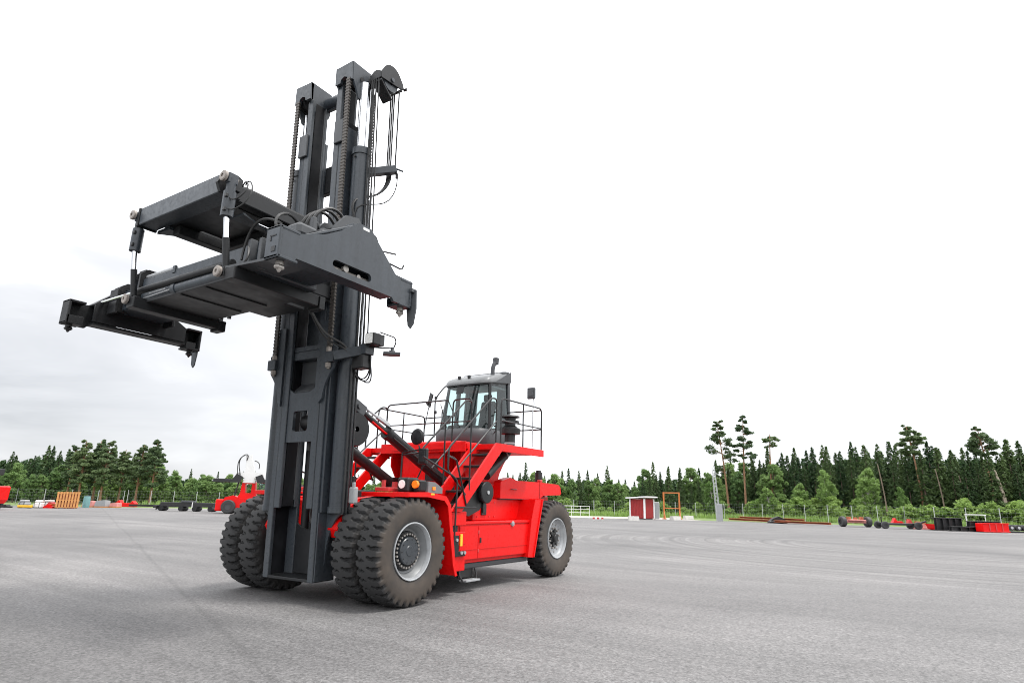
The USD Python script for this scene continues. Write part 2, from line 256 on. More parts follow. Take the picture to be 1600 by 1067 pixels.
def box(a, b, ch=0.012):
    a, b = np.minimum(a, b).astype(float), np.maximum(a, b).astype(float)
    s = b - a; c = min(ch, s.min()*0.3)
    if c < 0.001 or ch == 0:
        m = trimesh.creation.box(s); m.apply_translation((a+b)/2); return m
    h = s/2; pts = []
    for sx in (-1, 1):
        for sy in (-1, 1):
            for sz in (-1, 1):
                for k in range(3):
                    q = h.copy(); q -= c; q[k] += c
                    pts.append(q*[sx, sy, sz])
    m = trimesh.convex.convex_hull(np.array(pts)); m.apply_translation((a+b)/2); return m
def obox(p0, p1, w, h, upv=(0, 0, 1), ch=0.008):
    """bar from p0 to p1, width w sideways and h along upv"""
    p0, p1 = np.array(p0, float), np.array(p1, float); d = p1-p0; L = np.linalg.norm(d); d /= L
    side = np.cross(d, upv); side /= np.linalg.norm(side); u = np.cross(side, d)
    m = box((0, -w/2, -h/2), (L, w/2, h/2), ch)
    T = np.eye(4); T[:3, 0], T[:3, 1], T[:3, 2], T[:3, 3] = d, -side, u, p0
    m.apply_transform(T); return m
def prism(poly, plane, lo, hi):
    """extrude a polygon given in 'xz', 'yz' or 'xy' along the remaining axis from lo to hi"""
    if not hasattr(poly, 'exterior'): poly = Polygon(poly)
    if not poly.is_valid: poly = poly.buffer(0)
    m = trimesh.creation.extrude_polygon(poly, hi-lo, engine='earcut'); v = m.vertices.copy()
    if plane == 'xy': m.vertices = v + [0, 0, lo]
    elif plane == 'xz': m.vertices = np.stack([v[:, 0], v[:, 2]+lo, v[:, 1]], 1); m.invert()
    else: m.vertices = np.stack([v[:, 2]+lo, v[:, 0], v[:, 1]], 1)
    m.fix_normals(); return m
def rod(p0, p1, r, n=12, r1=None):
    p0, p1 = np.array(p0, float), np.array(p1, float); d = p1-p0; L = np.linalg.norm(d); d /= L
    a = np.cross(d, [0, 0, 1.0] if abs(d[2]) < 0.9 else [1.0, 0, 0]); a /= np.linalg.norm(a); b = np.cross(d, a)
    t = np.linspace(0, 2*np.pi, n, endpoint=False); ring = np.outer(np.cos(t), a)+np.outer(np.sin(t), b)
    r1 = r if r1 is None else r1
    v = np.vstack([p0+ring*r, p1+ring*r1, p0, p1]); f = []
    for i in range(n):
        j = (i+1) % n; f += [[i, j, n+j], [i, n+j, n+i], [2*n, j, i], [2*n+1, n+i, n+j]]
    m = trimesh.Trimesh(v, f, process=False); m.fix_normals(); return m
def tube(pts, r, n=7):
    pts = np.array(pts, float); t = np.gradient(pts, axis=0); t /= np.linalg.norm(t, axis=1)[:, None]
    a = np.cross(t[0], [0.13, 0.31, 0.94]); a /= np.linalg.norm(a); V = []; ang = np.linspace(0, 2*np.pi, n, endpoint=False)
    for p, d in zip(pts, t):
        a = a - d*(a@d); a /= np.linalg.norm(a); b = np.cross(d, a)
        V.append(p + r*(np.outer(np.cos(ang), a)+np.outer(np.sin(ang), b)))
    k = len(pts); V = np.vstack(V+[pts[:1], pts[-1:]]); f = []
    for i in range(k-1):
        for j in range(n):
            q = (j+1) % n; A, B, C, D = i*n+j, i*n+q, (i+1)*n+q, (i+1)*n+j
            f += [[A, B, C], [A, C, D]]
    for j in range(n):
        q = (j+1) % n; f += [[k*n, q, j], [k*n+1, (k-1)*n+j, (k-1)*n+q]]
    m = trimesh.Trimesh(V, f, process=False); m.fix_normals(); return m
def fillet(pts, rad=0.08, k=5):
    pts = [np.array(p, float) for p in pts]; out = [pts[0]]
    for a, b, c in zip(pts[:-2], pts[1:-1], pts[2:]):
        u, w = a-b, c-b; lu, lw = np.linalg.norm(u), np.linalg.norm(w); q = min(rad, lu*.45, lw*.45)
        s, e = b+u/lu*q, b+w/lw*q
        for t in np.linspace(0, 1, k): out.append((1-t)**2*s+2*t*(1-t)*b+t*t*e)
    return out+[pts[-1]]
def pipe(pts, r=0.02, rad=0.09, n=7): return tube(fillet(pts, rad), r, n)
def curve(pts, r, n=6, k=14):
    from scipy.interpolate import CubicSpline
    pts = np.array(pts, float); s = np.r_[0, np.cumsum(np.linalg.norm(np.diff(pts, axis=0), axis=1))]
    return tube(CubicSpline(s, pts)(np.linspace(0, s[-1], k)), r, n)
def lathe(prof, axis='y', n=48):
    """prof: (axial, radius) pairs, revolved about the axis through the origin"""
    prof = np.array(prof, float); t = np.linspace(0, 2*np.pi, n, endpoint=False); k = len(prof)
    c, s = np.cos(t), np.sin(t)
    V = np.stack([np.outer(c, prof[:, 1]), np.broadcast_to(prof[:, 0], (n, k)), np.outer(s, prof[:, 1])], -1).reshape(-1, 3); f = []
    for i in range(n):
        j = (i+1) % n
        for q in range(k-1):
            A, B, C, D = i*k+q, i*k+q+1, j*k+q+1, j*k+q; f += [[A, B, C], [A, C, D]]
    m = trimesh.Trimesh(V, f, process=False); m.merge_vertices(); m.update_faces(m.nondegenerate_faces())
    if axis == 'x': m.vertices = m.vertices[:, [1, 0, 2]]
    if axis == 'z': m.vertices = m.vertices[:, [0, 2, 1]]
    m.fix_normals(); return m
def moved(m, v): m = m.copy(); m.apply_translation(v); return m
def cap(prof): return prof

# ---------------------------------------------------------------- ground
FWD = np.array([-0.83993, -0.54269]); RGT = np.array([-0.54269, 0.83993])
def yard(lat, dep): return EYE[:2] + lat*RGT + dep*FWD
def yard3(lat, dep, z=0.0): q = yard(lat, dep); return (float(q[0]), float(q[1]), z)
YR = math.atan2(RGT[1], RGT[0])           # heading of the yard's cross direction
def sheet(pts, z): return prism(Polygon([tuple(p) for p in pts]), 'xy', z-0.004, z)
put('ground', sheet([yard(-900, -500), yard(900, -500), yard(900, 1100), yard(-900, 1100)], -0.02), soil, smooth=False, kind='structure')
put('gravel_strip', sheet([yard(-50, 80), yard(-20, 88), yard(22, 89.5), yard(24, 76), yard(8, 74), yard(-20, 78)], -0.010), gravelm, smooth=False, kind='structure')
put('asphalt_yard', sheet([yard(-160, -120), yard(160, -120), yard(66, 50), yard(40, 70), yard(27, 77), yard(8, 79), yard(-20, 83), yard(-60, 78), yard(-160, 70)], 0.0), asph, smooth=False, kind='structure')

# ================================================================ the container handler
H = thing('container_handler', 'huge red container handler with charcoal mast and raised spreader in the middle of the yard', 'container handler')
R, WB, YF, YRr = 0.8965, 5.657, 2.107, 1.821

def tyre_mesh(width=0.50, NB=34, sub=14):
    N = NB*sub; w = width/2
    prof = [(-0.19, 0.455), (-0.215, 0.47), (-0.235, 0.52), (-0.252, 0.60), (-0.258, 0.68), (-0.254, 0.74), (-0.248, 0.775), (-0.243, 0.80), (-0.238, 0.825), (-0.232, 0.85)]
    tr = [(a, 0.8965-0.022*(abs(a)/0.222)**2.5) for a in np.linspace(-0.222, 0.222, 21)]
    prof = prof+tr+[(-a, r) for a, r in prof[::-1]]
    P = np.array(prof); P[:, 0] *= w/0.25; k = len(P)
    th = np.arange(N)/N*2*np.pi; ph = np.arange(N)/sub      # in pitches
    rad = np.tile(P[:, 1], (N, 1)); ax = np.tile(P[:, 0], (N, 1))
    for q in range(k):
        a, r0 = P[q]; side = np.sign(a) if a else 1; u = min(abs(a)/w/0.888, 1.0)
        onwall = r0 < 0.868 and abs(a)/w > 0.9
        depth = 0.048 if not onwall else max(0.0, (r0-0.775)/(0.868-0.775))*0.042
        if depth <= 0 or u < 0.16 or r0 < 0.77: continue
        hw = 0.06+0.17*((u-0.16)/0.84)**1.1
        if onwall: hw = 0.24
        sk = 0.28*u - (0.22 if 0.45 < u else 0.22*u/0.45)
        d = np.abs((ph + 0.30*a/w + (0.08 if 0.4 < u < 0.7 else 0.0) + (0.5 if side > 0 else 0)) % 1.0 - 0.5)
        g = np.clip((hw-d)/0.05+0.5, 0, 1)
        rad[:, q] -= depth*g
        if onwall: ax[:, q] -= side*0.010*g
    V = np.stack([rad*np.cos(th)[:, None], ax, rad*np.sin(th)[:, None]], -1).reshape(-1, 3)
    i = np.arange(N)[:, None]; q = np.arange(k-1)[None]; j = (i+1) % N
    A, B, C, D = i*k+q, i*k+q+1, j*k+q+1, j*k+q
    F = np.concatenate([np.stack([A, B, C], -1).reshape(-1, 3), np.stack([A, C, D], -1).reshape(-1, 3)])
    m = trimesh.Trimesh(V, F, process=False); m.fix_normals(); return m
TY = tyre_mesh()

def rim_ring(o): return lathe([(o*0.165, 0.462), (o*0.225, 0.476), (o*0.238, 0.474), (o*0.242, 0.462), (o*0.236, 0.452), (o*0.19, 0.435), (o*0.165, 0.432), (o*0.165, 0.462)], n=56)
def nuts(r, n, y0, y1, rad, off=0.0):
    return [rod((r*math.cos(t+off), y0, r*math.sin(t+off)), (r*math.cos(t+off), y1, r*math.sin(t+off)), rad, 6) for t in np.arange(n)*2*np.pi/n]
def wheel(x, y, o, kind, turn=0.0, spin=0.0):
    w = node('wheel', H, (x, y, R)); x_ = UsdGeom.Xform(w)
    if turn: x_.AddRotateZOp().Set(turn)
    if spin: x_.AddRotateYOp().Set(spin)
    put('tyre', TY, tyrem if (o > 0 and kind != 'inner') else rubber, w, smooth=50)
    if kind == 'inner': put('rim', [rim_ring(o), lathe([(o*0.16, 0.44), (-o*0.16, 0.44), (-o*0.16, 0.30), (o*0.0, 0.30)])], silver, w); return
    put('rim_flange', rim_ring(o), silver, w)
    if kind == 'drive':
        put('rim', lathe([(o*0.17, 0.434), (o*0.13, 0.40), (o*0.06, 0.365), (o*0.04, 0.33), (o*0.04, 0.0)], n=56), rimgrey, w)
        put('hub_flange', lathe([(o*0.041, 0.325), (o*0.07, 0.325), (o*0.08, 0.315), (o*0.08, 0.22), (o*0.08, 0.0)], n=48), chard, w)
        put('hub', lathe([(o*0.08, 0.232), (o*0.14, 0.228), (o*0.155, 0.215), (o*0.155, 0.09), (o*0.165, 0.08), (o*0.165, 0.0)], n=40), char, w)
        put('lug_nuts', nuts(0.275, 26, o*0.078, o*0.125, 0.019), steel, w, smooth=False, kind='stuff'); put('cover_bolts', nuts(0.19, 10, o*0.153, o*0.163, 0.009), chard, w, smooth=False, kind='stuff')
    else:
        put('rim', lathe([(o*0.17, 0.434), (o*0.125, 0.415), (o*0.11, 0.39), (o*0.11, 0.19), (o*0.085, 0.17), (o*0.085, 0.0)], n=48), silver, w)
        lobes = [prism(unary_union([Point(0, 0).buffer(0.12)]+[Point(0.16*math.cos(t), 0.16*math.sin(t)).buffer(0.05) for t in np.arange(6)*np.pi/3]).buffer(0.02).buffer(-0.02), 'xz', 0.08, 0.155)]
        for m_ in lobes:
            if o < 0: m_.vertices[:, 1] *= -1; m_.invert()
        put('hub', lobes+[lathe([(o*0.15, 0.10), (o*0.20, 0.095), (o*0.215, 0.08), (o*0.215, 0.0)], n=24)], blackm, w)
        put('lug_nuts', nuts(0.235, 12, o*0.108, o*0.16, 0.024)+nuts(0.33, 12, o*0.108, o*0.125, 0.02, 0.13), steel, w, smooth=False, kind='stuff')
for s in (1, -1):
    wheel(0, s*(YF-0.25), s, 'drive', spin=3); wheel(0, s*(YF-0.84), s, 'inner', spin=6)
    wheel(-WB, s*(YRr-0.25), s, 'steer', spin=14*s)

# ---- mast --------------------------------------------------------------
TILT = 0.032
def lean(m):
    if isinstance(m, list): m = trimesh.util.concatenate(m)
    m = m.copy(); m.vertices[:, 2] = 0.335+(m.vertices[:, 2]-0.335)*0.991
    m.apply_transform(trimesh.transformations.rotation_matrix(math.atan(TILT), [0, 1, 0], [0.88, 0, 0.335])); return m
mast = node('mast', H)
def mp(name, mesh, m=char, smooth=32, label=None, kind=None): return put(name, lean(mesh), m, mast, smooth, label, kind)
def channel_post(s, y_in, y_out, x0, x1, z0, z1, tf, tw, back_in):
    lo, hi = sorted((s*y_in, s*y_out)); wl, wh = sorted((s*(y_out-tw), s*y_out)); bl, bh = sorted((s*back_in, s*y_out))
    return [box((x1-tf, lo, z0), (x1, hi, z1), 0.01), box((x0+tf, wl, z0), (x1-tf, wh, z1), 0.0), box((x0, bl, z0), (x0+tf, bh, z1), 0.01)]
for s in (-1, 1):
    # outer mast post: flange, side plate and the greased track, inner shade in its colour
    P_ = channel_post(s, 0.525, 0.66, 0.40, 0.88, 0.345, 9.15, 0.07, 0.06, 0.38)
    op = mp('outer_post', [P_[0], P_[2], box((0.44, s*0.66, 1.5), (0.84, s*0.715, 9.0), 0.01), box((0.45, s*0.665, 0.36), (0.86, s*0.69, 1.5), 0.004)])
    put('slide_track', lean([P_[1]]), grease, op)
    P_ = channel_post(s, 0.365, 0.520, 0.475, 0.886, 1.56, 10.0, 0.065, 0.055, 0.37)
    ip = mp('inner_post', [P_[0], P_[2]])
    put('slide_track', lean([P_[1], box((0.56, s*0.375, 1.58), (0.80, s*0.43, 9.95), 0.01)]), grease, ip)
    put('roller_guide', lean(box((0.545, s*0.372, 1.7), (0.57, s*0.40, 9.9), 0.004)), greym, ip)
    mp('wear_pad_cover', box((0.888, s*0.41, 8.66), (0.935, s*0.66, 9.16), 0.01), greym)
    # crosshead at the top of the inner post, with a notch for the chain wheel
    hd = Polygon([(0.38, 9.98), (0.38, 10.36), (0.86, 10.38), (0.87, 9.97), (0.74, 9.97), (0.72, 10.06), (0.64, 10.10), (0.55, 10.06), (0.53, 9.98)])
    if s < 0: hd = Polygon([(-a, b) for a, b in hd.exterior.coords])
    sideplate = Polygon([(0.92, 9.98), (0.96, 10.38), (0.40, 10.36), (0.42, 9.85)] + [(0.42+0.30*(1-math.cos(t)), 9.85-0.22*math.sin(t)) for t in np.linspace(0, 1.7, 7)] + [(0.86, 9.86)])
    mp('crosshead', [prism(hd, 'yz', 0.895, 0.965), prism(sideplate, 'xz', *sorted((s*0.83, s*0.872))), prism(sideplate, 'xz', *sorted((s*0.38, s*0.42))),
                     box((0.40, s*0.42, 10.30), (0.95, s*0.83, 10.37), 0.01)], char)
    mp('chain_wheel', [moved(lathe([(-0.09, 0.05), (-0.09, 0.2), (-0.06, 0.2), (-0.05, 0.17), (0.05, 0.17), (0.06, 0.2), (0.09, 0.2), (0.09, 0.05)], n=32), (0.70, s*0.75, 10.08)),
                       rod((0.70, s*0.86, 10.08), (0.70, s*0.885, 10.08), 0.06, 12)], chard)
    # leaf chains: front strand down to the anchor, back strand down behind
    def leaf_chain(x, y, z0, z1):
        out = []; n = int((z1-z0)/0.068)
        for i in range(n):
            zc = z0+(i+0.5)*(z1-z0)/n; off = 0.0
            out.append(box((x-0.024, y-0.060, zc-0.020), (x+0.024, y+0.060, zc+0.020), 0.006))
            out.append(box((x-0.017, y-0.048, zc-0.034), (x+0.017, y+0.048, zc+0.034), 0))
        return out
    mp('leaf_chain', leaf_chain(0.955, s*0.77, 4.42, 10.02), chainm, smooth=False, kind='stuff')
    mp('leaf_chain', leaf_chain(0.36, s*0.84, 6.6, 9.95), chainm, smooth=False, kind='stuff')
    mp('chain_anchor', [rod((0.955, s*0.77, 4.02), (0.955, s*0.77, 4.44), 0.028, 10), rod((0.955, s*0.77, 4.34), (0.955, s*0.77, 4.42), 0.055, 6),
                        rod((0.955, s*0.77, 4.05), (0.955, s*0.77, 4.13), 0.055, 6)], pinsteel)
    # lift cylinder with chrome rod
    cy = s*0.90
    cyl = mp('lift_cylinder', [rod((0.62, cy, 1.55), (0.62, cy, 8.50), 0.165, 28), rod((0.62, cy, 1.50), (0.62, cy, 1.60), 0.185, 24),
                               rod((0.62, cy, 8.38), (0.62, cy, 8.52), 0.185, 24)], char)
    put('piston_rod', lean(rod((0.62, cy, 8.5), (0.62, cy, 10.0), 0.115, 24)), chrome, cyl)
    put('gland_bolt', lean([rod((0.80, cy+s*0.02, 8.30), (0.815, cy+s*0.02, 8.30), 0.03, 8)]), blackm, cyl)
    # foot bracket under the cylinder, curved gusset
    arc = [(0.70+0.38*(1-math.cos(t)), 0.62+0.86*math.sin(t)) for t in np.linspace(0, math.pi/2, 9)]
    g = Polygon([(0.692, 0.62)]+arc+[(1.08, 1.50), (0.692, 1.58)])
    if s < 0: g = Polygon([(-a, b) for a, b in g.exterior.coords])
    mp('cylinder_foot', [prism(g, 'yz', 0.64, 0.68), prism(g, 'yz', 0.40, 0.44), box((0.40, s*0.692, 1.47), (0.69, s*1.08, 1.515), 0.008)])
    # chain bracket with curved lower edge
    low = [(0.66+0.0, 3.42)]+[(0.62+0.26*(t**2.2), 3.45+0.60*t) for t in np.linspace(0.1, 1, 8)]
    b = Polygon([(0.535, 4.95), (0.535, 3.42)]+low[1:]+[(0.90, 4.12), (0.93, 4.42), (0.82, 4.48), (0.74, 4.60), (0.715, 4.95)])
    if s < 0: b = Polygon([(-a, c) for a, c in b.exterior.coords])
    mp('chain_bracket', [prism(b, 'yz', 0.888, 0.93), box((0.885, s*0.70, 4.14), (1.00, s*0.92, 4.34), 0.01)])
mp('chain_arm', [obox((0.95, 0.90, 4.24), (0.62, 1.42, 4.37), 0.12, 0.17), box((0.52, 1.32, 4.27), (0.74, 1.46, 4.46), 0.01)])
mp('valve_block', box((0.50, 1.12, 4.02), (0.74, 1.40, 4.28), 0.02), blackm)
# cross members
mp('top_cross_beam', [moved(rod((0.46, -0.40, 10.08), (0.46, 0.40, 10.08), 0.14, 20), (0, 0, 0)), box((0.42, -0.40, 9.92), (0.50, 0.40, 10.24), 0.01)])
mp('outer_cross_beam', box((0.27, -0.66, 8.00), (0.395, 0.66, 8.62), 0.015), chard)
mp('outer_cross_beam', box((0.27, -0.66, 5.2), (0.395, 0.66, 5.7), 0.015), chard)
arcb = [(0.50*math.sin(t), 1.48-0.32*math.cos(t)) for t in np.linspace(-math.pi/2, math.pi/2, 17)]
mp('foot_plate', prism(Polygon([(-0.60, 0.40), (0.60, 0.40), (0.60, 1.48)]+arcb[::-1]+[(-0.60, 1.48)]), 'yz', 0.40, 0.44), chard)  # plate and floor darkened, colour stands in for shade inside the foot
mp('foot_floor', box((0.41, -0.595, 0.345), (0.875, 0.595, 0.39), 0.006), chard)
# carriage column between the inner posts, with an oblong opening
pl = Polygon([(-0.36, 2.74), (0.36, 2.74), (0.36, 3.74), (0.22, 3.66), (-0.22, 3.66), (-0.36, 3.74)])
hole = sbox(-0.15, 2.99, 0.15, 3.26).buffer(0.055)
mp('lower_tie_plate', prism(pl.difference(hole), 'yz', 0.80, 0.86))
mp('sloping_panel', [obox((0.80, 0, 3.68), (0.60, 0, 3.86), 0.70, 0.03), box((0.58, -0.36, 3.84), (0.62, 0.36, 4.30), 0.006)], greym)
mp('tie_shelf', [box((0.585, -0.36, 4.30), (0.83, 0.36, 4.46), 0.012), box((0.78, -0.36, 4.46), (0.83, 0.36, 4.56), 0.01), box((0.58, -0.30, 4.56), (0.62, 0.36, 5.3), 0.006)], char)
mp('hydraulic_drum', [rod((0.60, -0.14, 3.12), (0.60, 0.14, 3.12), 0.15, 20), rod((0.60, 0.0, 2.6), (0.60, 0.0, 3.1), 0.05, 10)], blackm)
mp('supply_pipe', [rod((0.33, -0.30, 0.5), (0.33, -0.30, 4.9), 0.075, 16), rod((0.30, -0.17, 0.5), (0.30, -0.17, 4.2), 0.035, 12)], chard)
mp('supply_hose', [curve([(0.40, 0.02, 1.25), (0.36, 0.10, 1.9), (0.34, 0.26, 2.05), (0.36, 0.30, 1.5)], 0.022), curve([(0.38, 0.12, 1.3), (0.36, 0.2, 1.75), (0.33, 0.33, 2.15)], 0.02)], rubberhose)
# hose sheave at the top of the near cylinder and the hoses
SX = -0.30
def shift_x(m, d):
    m = trimesh.util.concatenate(m) if isinstance(m, list) else m.copy()
    m.apply_translation((d, 0, 0)); return m
shv = Polygon([(0.63, 10.02), (0.65, 10.14)]+[(0.33+0.26*math.cos(t), 10.18+0.26*math.sin(t)) for t in np.linspace(0.55, 2.55, 12)]+[(0.03, 10.22), (-0.02, 10.10), (0.12, 10.06)])
sh = mp('hose_sheave', [prism(shv, 'xz', 1.33, 1.36), prism(shv, 'xz', 1.04, 1.07), obox((0.62, 1.05, 10.08), (0.62, 1.35, 10.08), 0.05, 0.12), obox((0.05, 1.05, 10.05), (0.05, 1.35, 10.05), 0.05, 0.05)], chard)
put('sheave_wheel', lean([moved(lathe([(-0.12, 0.05), (-0.12, 0.20), (-0.07, 0.21), (-0.06, 0.17), (0.06, 0.17), (0.07, 0.21), (0.12, 0.20), (0.12, 0.05)], n=32), (0.33, 1.20, 10.08)), rod((0.33, 1.35, 10.12), (0.33, 1.385, 10.12), 0.045, 10)]), char, sh)
put('sheave_guard', lean([obox((0.60, 1.20, 10.0), (0.28, 1.20, 9.70), 0.26, 0.03), rod((-0.03, 1.35, 10.1), (-0.03, 1.42, 10.1), 0.03, 8)]), blackm, sh)
mp('sheave_arm', [obox((0.55, 0.90, 10.1), (0.36, 1.06, 10.1), 0.10, 0.16)], chard)
for k, (hy, hx, r_) in enumerate([(1.10, 0.63, 0.018), (1.15, 0.63, 0.018), (1.21, 0.63, 0.016), (1.28, 0.63, 0.014)]):
    mp('mast_hose', rod((hx, hy, 10.05), (0.60-0.03*k, hy-0.02, 4.42), r_, 7), rubberhose)
for k, (hy, hx) in enumerate([(1.10, 0.04), (1.15, 0.04), (1.20, 0.04), (1.32, 0.03)]):
    mp('mast_hose', rod((hx+0.05, hy, 10.05), (hx+0.06, hy, 8.22), 0.016, 7), rubberhose)
mp('hose_bracket', [obox((0.52, 0.95, 8.06), (0.09, 1.36, 8.20), 0.14, 0.15), rod((0.09, 1.36, 8.22), (0.02, 1.48, 8.16), 0.02, 8)])
mp('return_hose', [curve([(0.10, 1.12+0.05*k, 8.14), (0.14, 1.12+0.04*k, 7.90), (0.36, 1.06, 7.60), (0.70, 1.00-0.02*k, 7.42), (0.78, 0.98, 7.0)], 0.02) for k in range(3)], rubberhose)
mp('return_hose', [curve([(0.07, 1.36, 8.10), (0.08, 1.36, 7.80), (0.28, 1.25, 7.42), (0.70, 1.05, 7.25), (0.76, 1.0, 6.9)], 0.012), rod((0.07, 1.36, 8.02), (0.07, 1.36, 8.12), 0.03, 8)], rubberhose)
for k in range(3): mp('cylinder_pipe', rod((0.56+0.07*k, 1.10, 1.5), (0.56+0.07*k, 1.10, 4.1), 0.02, 8), blackm)
mp('cylinder_pipe', rod((0.47, 1.08, 4.3), (0.47, 1.08, 7.6), 0.022, 8), blackm)
mp('cylinder_pipe', rod((0.55, 1.12, 4.4), (0.55, 1.12, 7.4), 0.03, 8), chrome)
for k in range(3): mp('drooping_hose', curve([(0.62, 1.0+0.06*k, 4.1), (0.60, 1.05+0.08*k, 3.92-0.03*k), (0.52, 1.2+0.08*k, 3.86-0.04*k), (0.54, 1.38+0.02*k, 4.02), (0.56, 1.40, 4.3)], 0.013), rubberhose)
mp('carriage_hose', [curve([(1.3, 0.55, 5.15), (1.22, 0.62, 4.95), (1.05, 0.85, 4.6), (0.95, 1.0, 4.5), (0.8, 1.12, 4.25)], 0.022),
                     curve([(1.3, 0.50, 5.15), (1.2, 0.60, 4.90), (1.02, 0.83, 4.52), (0.93, 1.02, 4.42), (0.8, 1.16, 4.2)], 0.018)], rubberhose)
mp('hose_reel', [moved(lathe([(-0.05, 0.05), (-0.05, 0.30), (0.0, 0.32), (0.05, 0.30), (0.05, 0.05)], n=36), (0.30, 0.86, 2.98))], chard)
mp('warning_sticker', box((0.39, 0.915, 2.90), (0.45, 0.92, 3.12), 0), yellow, label='yellow sticker')
mp('junction_box', [box((0.50, 1.10, 1.66), (0.60, 1.25, 1.94), 0.02), box((0.52, 1.14, 1.94), (0.57, 1.20, 2.02), 0.01)], lgrey, label='pale grey junction box')

# ---- carriage and the levelling top frame ------------------------------
spr = node('spreader', H)
def sp(name, mesh, m=char, smooth=32, label=None, kind=None): return put(name, mesh, m, spr, smooth, label, kind)
for s in (-1, 1):
    sp('carriage_plate', prism([(1.06, 5.25), (1.40, 5.25), (1.62, 5.4), (1.75, 6.0), (1.70, 6.62), (1.10, 6.75)], 'xz', *sorted((s*0.58, s*0.66))), chard)
    sp('top_frame_rail', [box((1.15, *sorted((s*0.80, s*1.02))[:1], 6.20), (3.42, sorted((s*0.80, s*1.02))[1], 6.46), 0.012)], chard)
sp('carriage_beam', [box((1.08, -1.0, 6.05), (1.55, 1.0, 6.5), 0.015), box((1.08, -0.7, 5.3), (1.5, 0.7, 5.55), 0.015), box((1.5, -0.5, 5.0), (2.3, 0.5, 5.4), 0.02)], chard)
sp('top_frame_beam', [box((3.42, -1.25, 6.18), (3.72, 1.08, 6.495), 0.012)])
sp('top_frame_end', [prism([(3.40, 6.17), (3.74, 6.17), (3.80, 6.30), (3.72, 6.53), (3.60, 6.48), (3.46, 6.53), (3.40, 6.5)], 'xz', 1.08, 1.14),
                     box((3.46, 1.14, 6.24), (3.60, 1.22, 6.44), 0.01)], chard)
sp('top_frame_end', [box((3.40, -1.30, 6.16), (3.74, -1.25, 6.50), 0.01)], chard)
deck = Polygon([(1.55, -0.8), (3.42, -0.8), (3.42, 0.8), (1.55, 0.8)]).difference(sbox(1.8, -0.62, 3.0, -0.54)).difference(sbox(1.9, 0.52, 3.0, 0.60))
sp('top_frame_deck', prism(deck, 'xy', 6.19, 6.22), blackm)
sp('top_frame_rib', [box((2.3, -0.8, 6.05), (2.5, 0.8, 6.19), 0.01), box((1.7, -0.62, 6.03), (3.35, -0.82, 6.19), 0.01)], chard)
sp('bracing_plate', prism([(2.4, 0.62), (3.2, 0.95), (3.2, 0.62)], 'xy', 6.06, 6.09))
sp('bracing_plate', [prism([(3.42, -1.2), (2.95, -0.8), (3.42, -0.8)], 'xy', 6.12, 6.18)], char)
# levelling cylinders with pins, front pair tall, rear pair short
for s in (-1, 1):
    y = s*1.34 if s < 0 else 1.27
    zt, zb, xt, xb = 6.36, 4.90, 3.66, 3.54
    lc = sp('levelling_cylinder', [rod((xt-0.0, y, zt-0.62), (xt, y, zt-0.22), 0.092, 18), rod((xt, y, zt-0.22), (xt, y, zt), 0.07, 12), obox((xt, y-0.05, zt), (xt, y+0.05, zt), 0.16, 0.16)], char)
    put('piston_rod', rod((xt, y, zt-0.62), (xt-0.04, y, zt-0.94), 0.042, 14), chrome, lc)
    put('lower_tube', [rod((xt-0.04, y, zt-0.94), (xb, y, zb), 0.05, 14), obox((xb, y-0.06, zb), (xb, y+0.06, zb), 0.15, 0.15)], chard, lc)
    for z_, x_ in ((zt+0.01, xt), (zb-0.01, xb)):
        put('pin', [moved(lathe([(-0.02, 0.0), (-0.02, 0.085), (0.02, 0.085), (0.03, 0.07), (0.03, 0.03), (0.015, 0.03), (0.015, 0.0)], axis='x', n=20), (x_+0.12, y-0.02, z_)), rod((x_-0.1, y-0.02, z_), (x_+0.12, y-0.02, z_), 0.045, 12)], pinsteel, lc)
    put('hose_port', [box((xt+0.06, y+0.02, zt-0.56), (xt+0.10, y+0.08, zt-0.50), 0.01), box((xt+0.06, y+0.02, zt-0.34), (xt+0.10, y+0.08, zt-0.28), 0.01)], blackm, lc)
    r_ = sp('levelling_cylinder', [rod((1.95, y*0.8, 6.2), (1.95, y*0.8, 5.6), 0.08, 14)], chard)
    put('piston_rod', rod((1.95, y*0.8, 5.6), (1.95, y*0.8, 4.95), 0.04, 12), chrome, r_)
sp('cylinder_hose', [curve([(3.70, 1.34, 6.02), (3.66, 1.52, 6.00), (3.60, 1.60, 6.16), (3.56, 1.50, 6.30), (3.52, 1.34, 6.28)], 0.012), curve([(3.70, 1.34, 5.84), (3.64, 1.56, 5.86), (3.56, 1.66, 6.10), (3.52, 1.52, 6.32), (3.46, 1.32, 6.34)], 0.012)], rubberhose)
# main beam, cross arms, telescopic arms
BC = 0.10
sp('main_beam', [box((2.28, -1.85, 4.92), (3.30, 1.75, 5.42), 0.02)])
sp('telescopic_beam', [prism(sbox(-2.9, 4.98, -1.80, 5.36).difference(unary_union([Point(-2.06, 5.14).buffer(0.085), Point(-2.33, 5.11).buffer(0.085)])), 'yz', 3.16, 3.20), box((2.36, -2.9, 4.98), (2.40, -1.8, 5.36), 0.01),
                       box((2.36, -2.9, 5.33), (3.20, -1.8, 5.365), 0.01), box((2.36, -2.9, 4.97), (3.20, -1.8, 5.0), 0.01)])
sp('telescopic_beam', [box((2.36, 1.7, 4.98), (3.20, 2.95, 5.25), 0.015)])
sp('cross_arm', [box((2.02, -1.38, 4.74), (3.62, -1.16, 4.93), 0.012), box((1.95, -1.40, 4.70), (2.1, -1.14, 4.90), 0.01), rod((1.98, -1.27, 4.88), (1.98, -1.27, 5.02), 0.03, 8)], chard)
sp('cross_arm', [box((2.06, 1.36, 4.74), (3.62, 1.60, 4.93), 0.012), box((1.98, 1.34, 4.70), (2.1, 1.62, 4.92), 0.01)], chard)
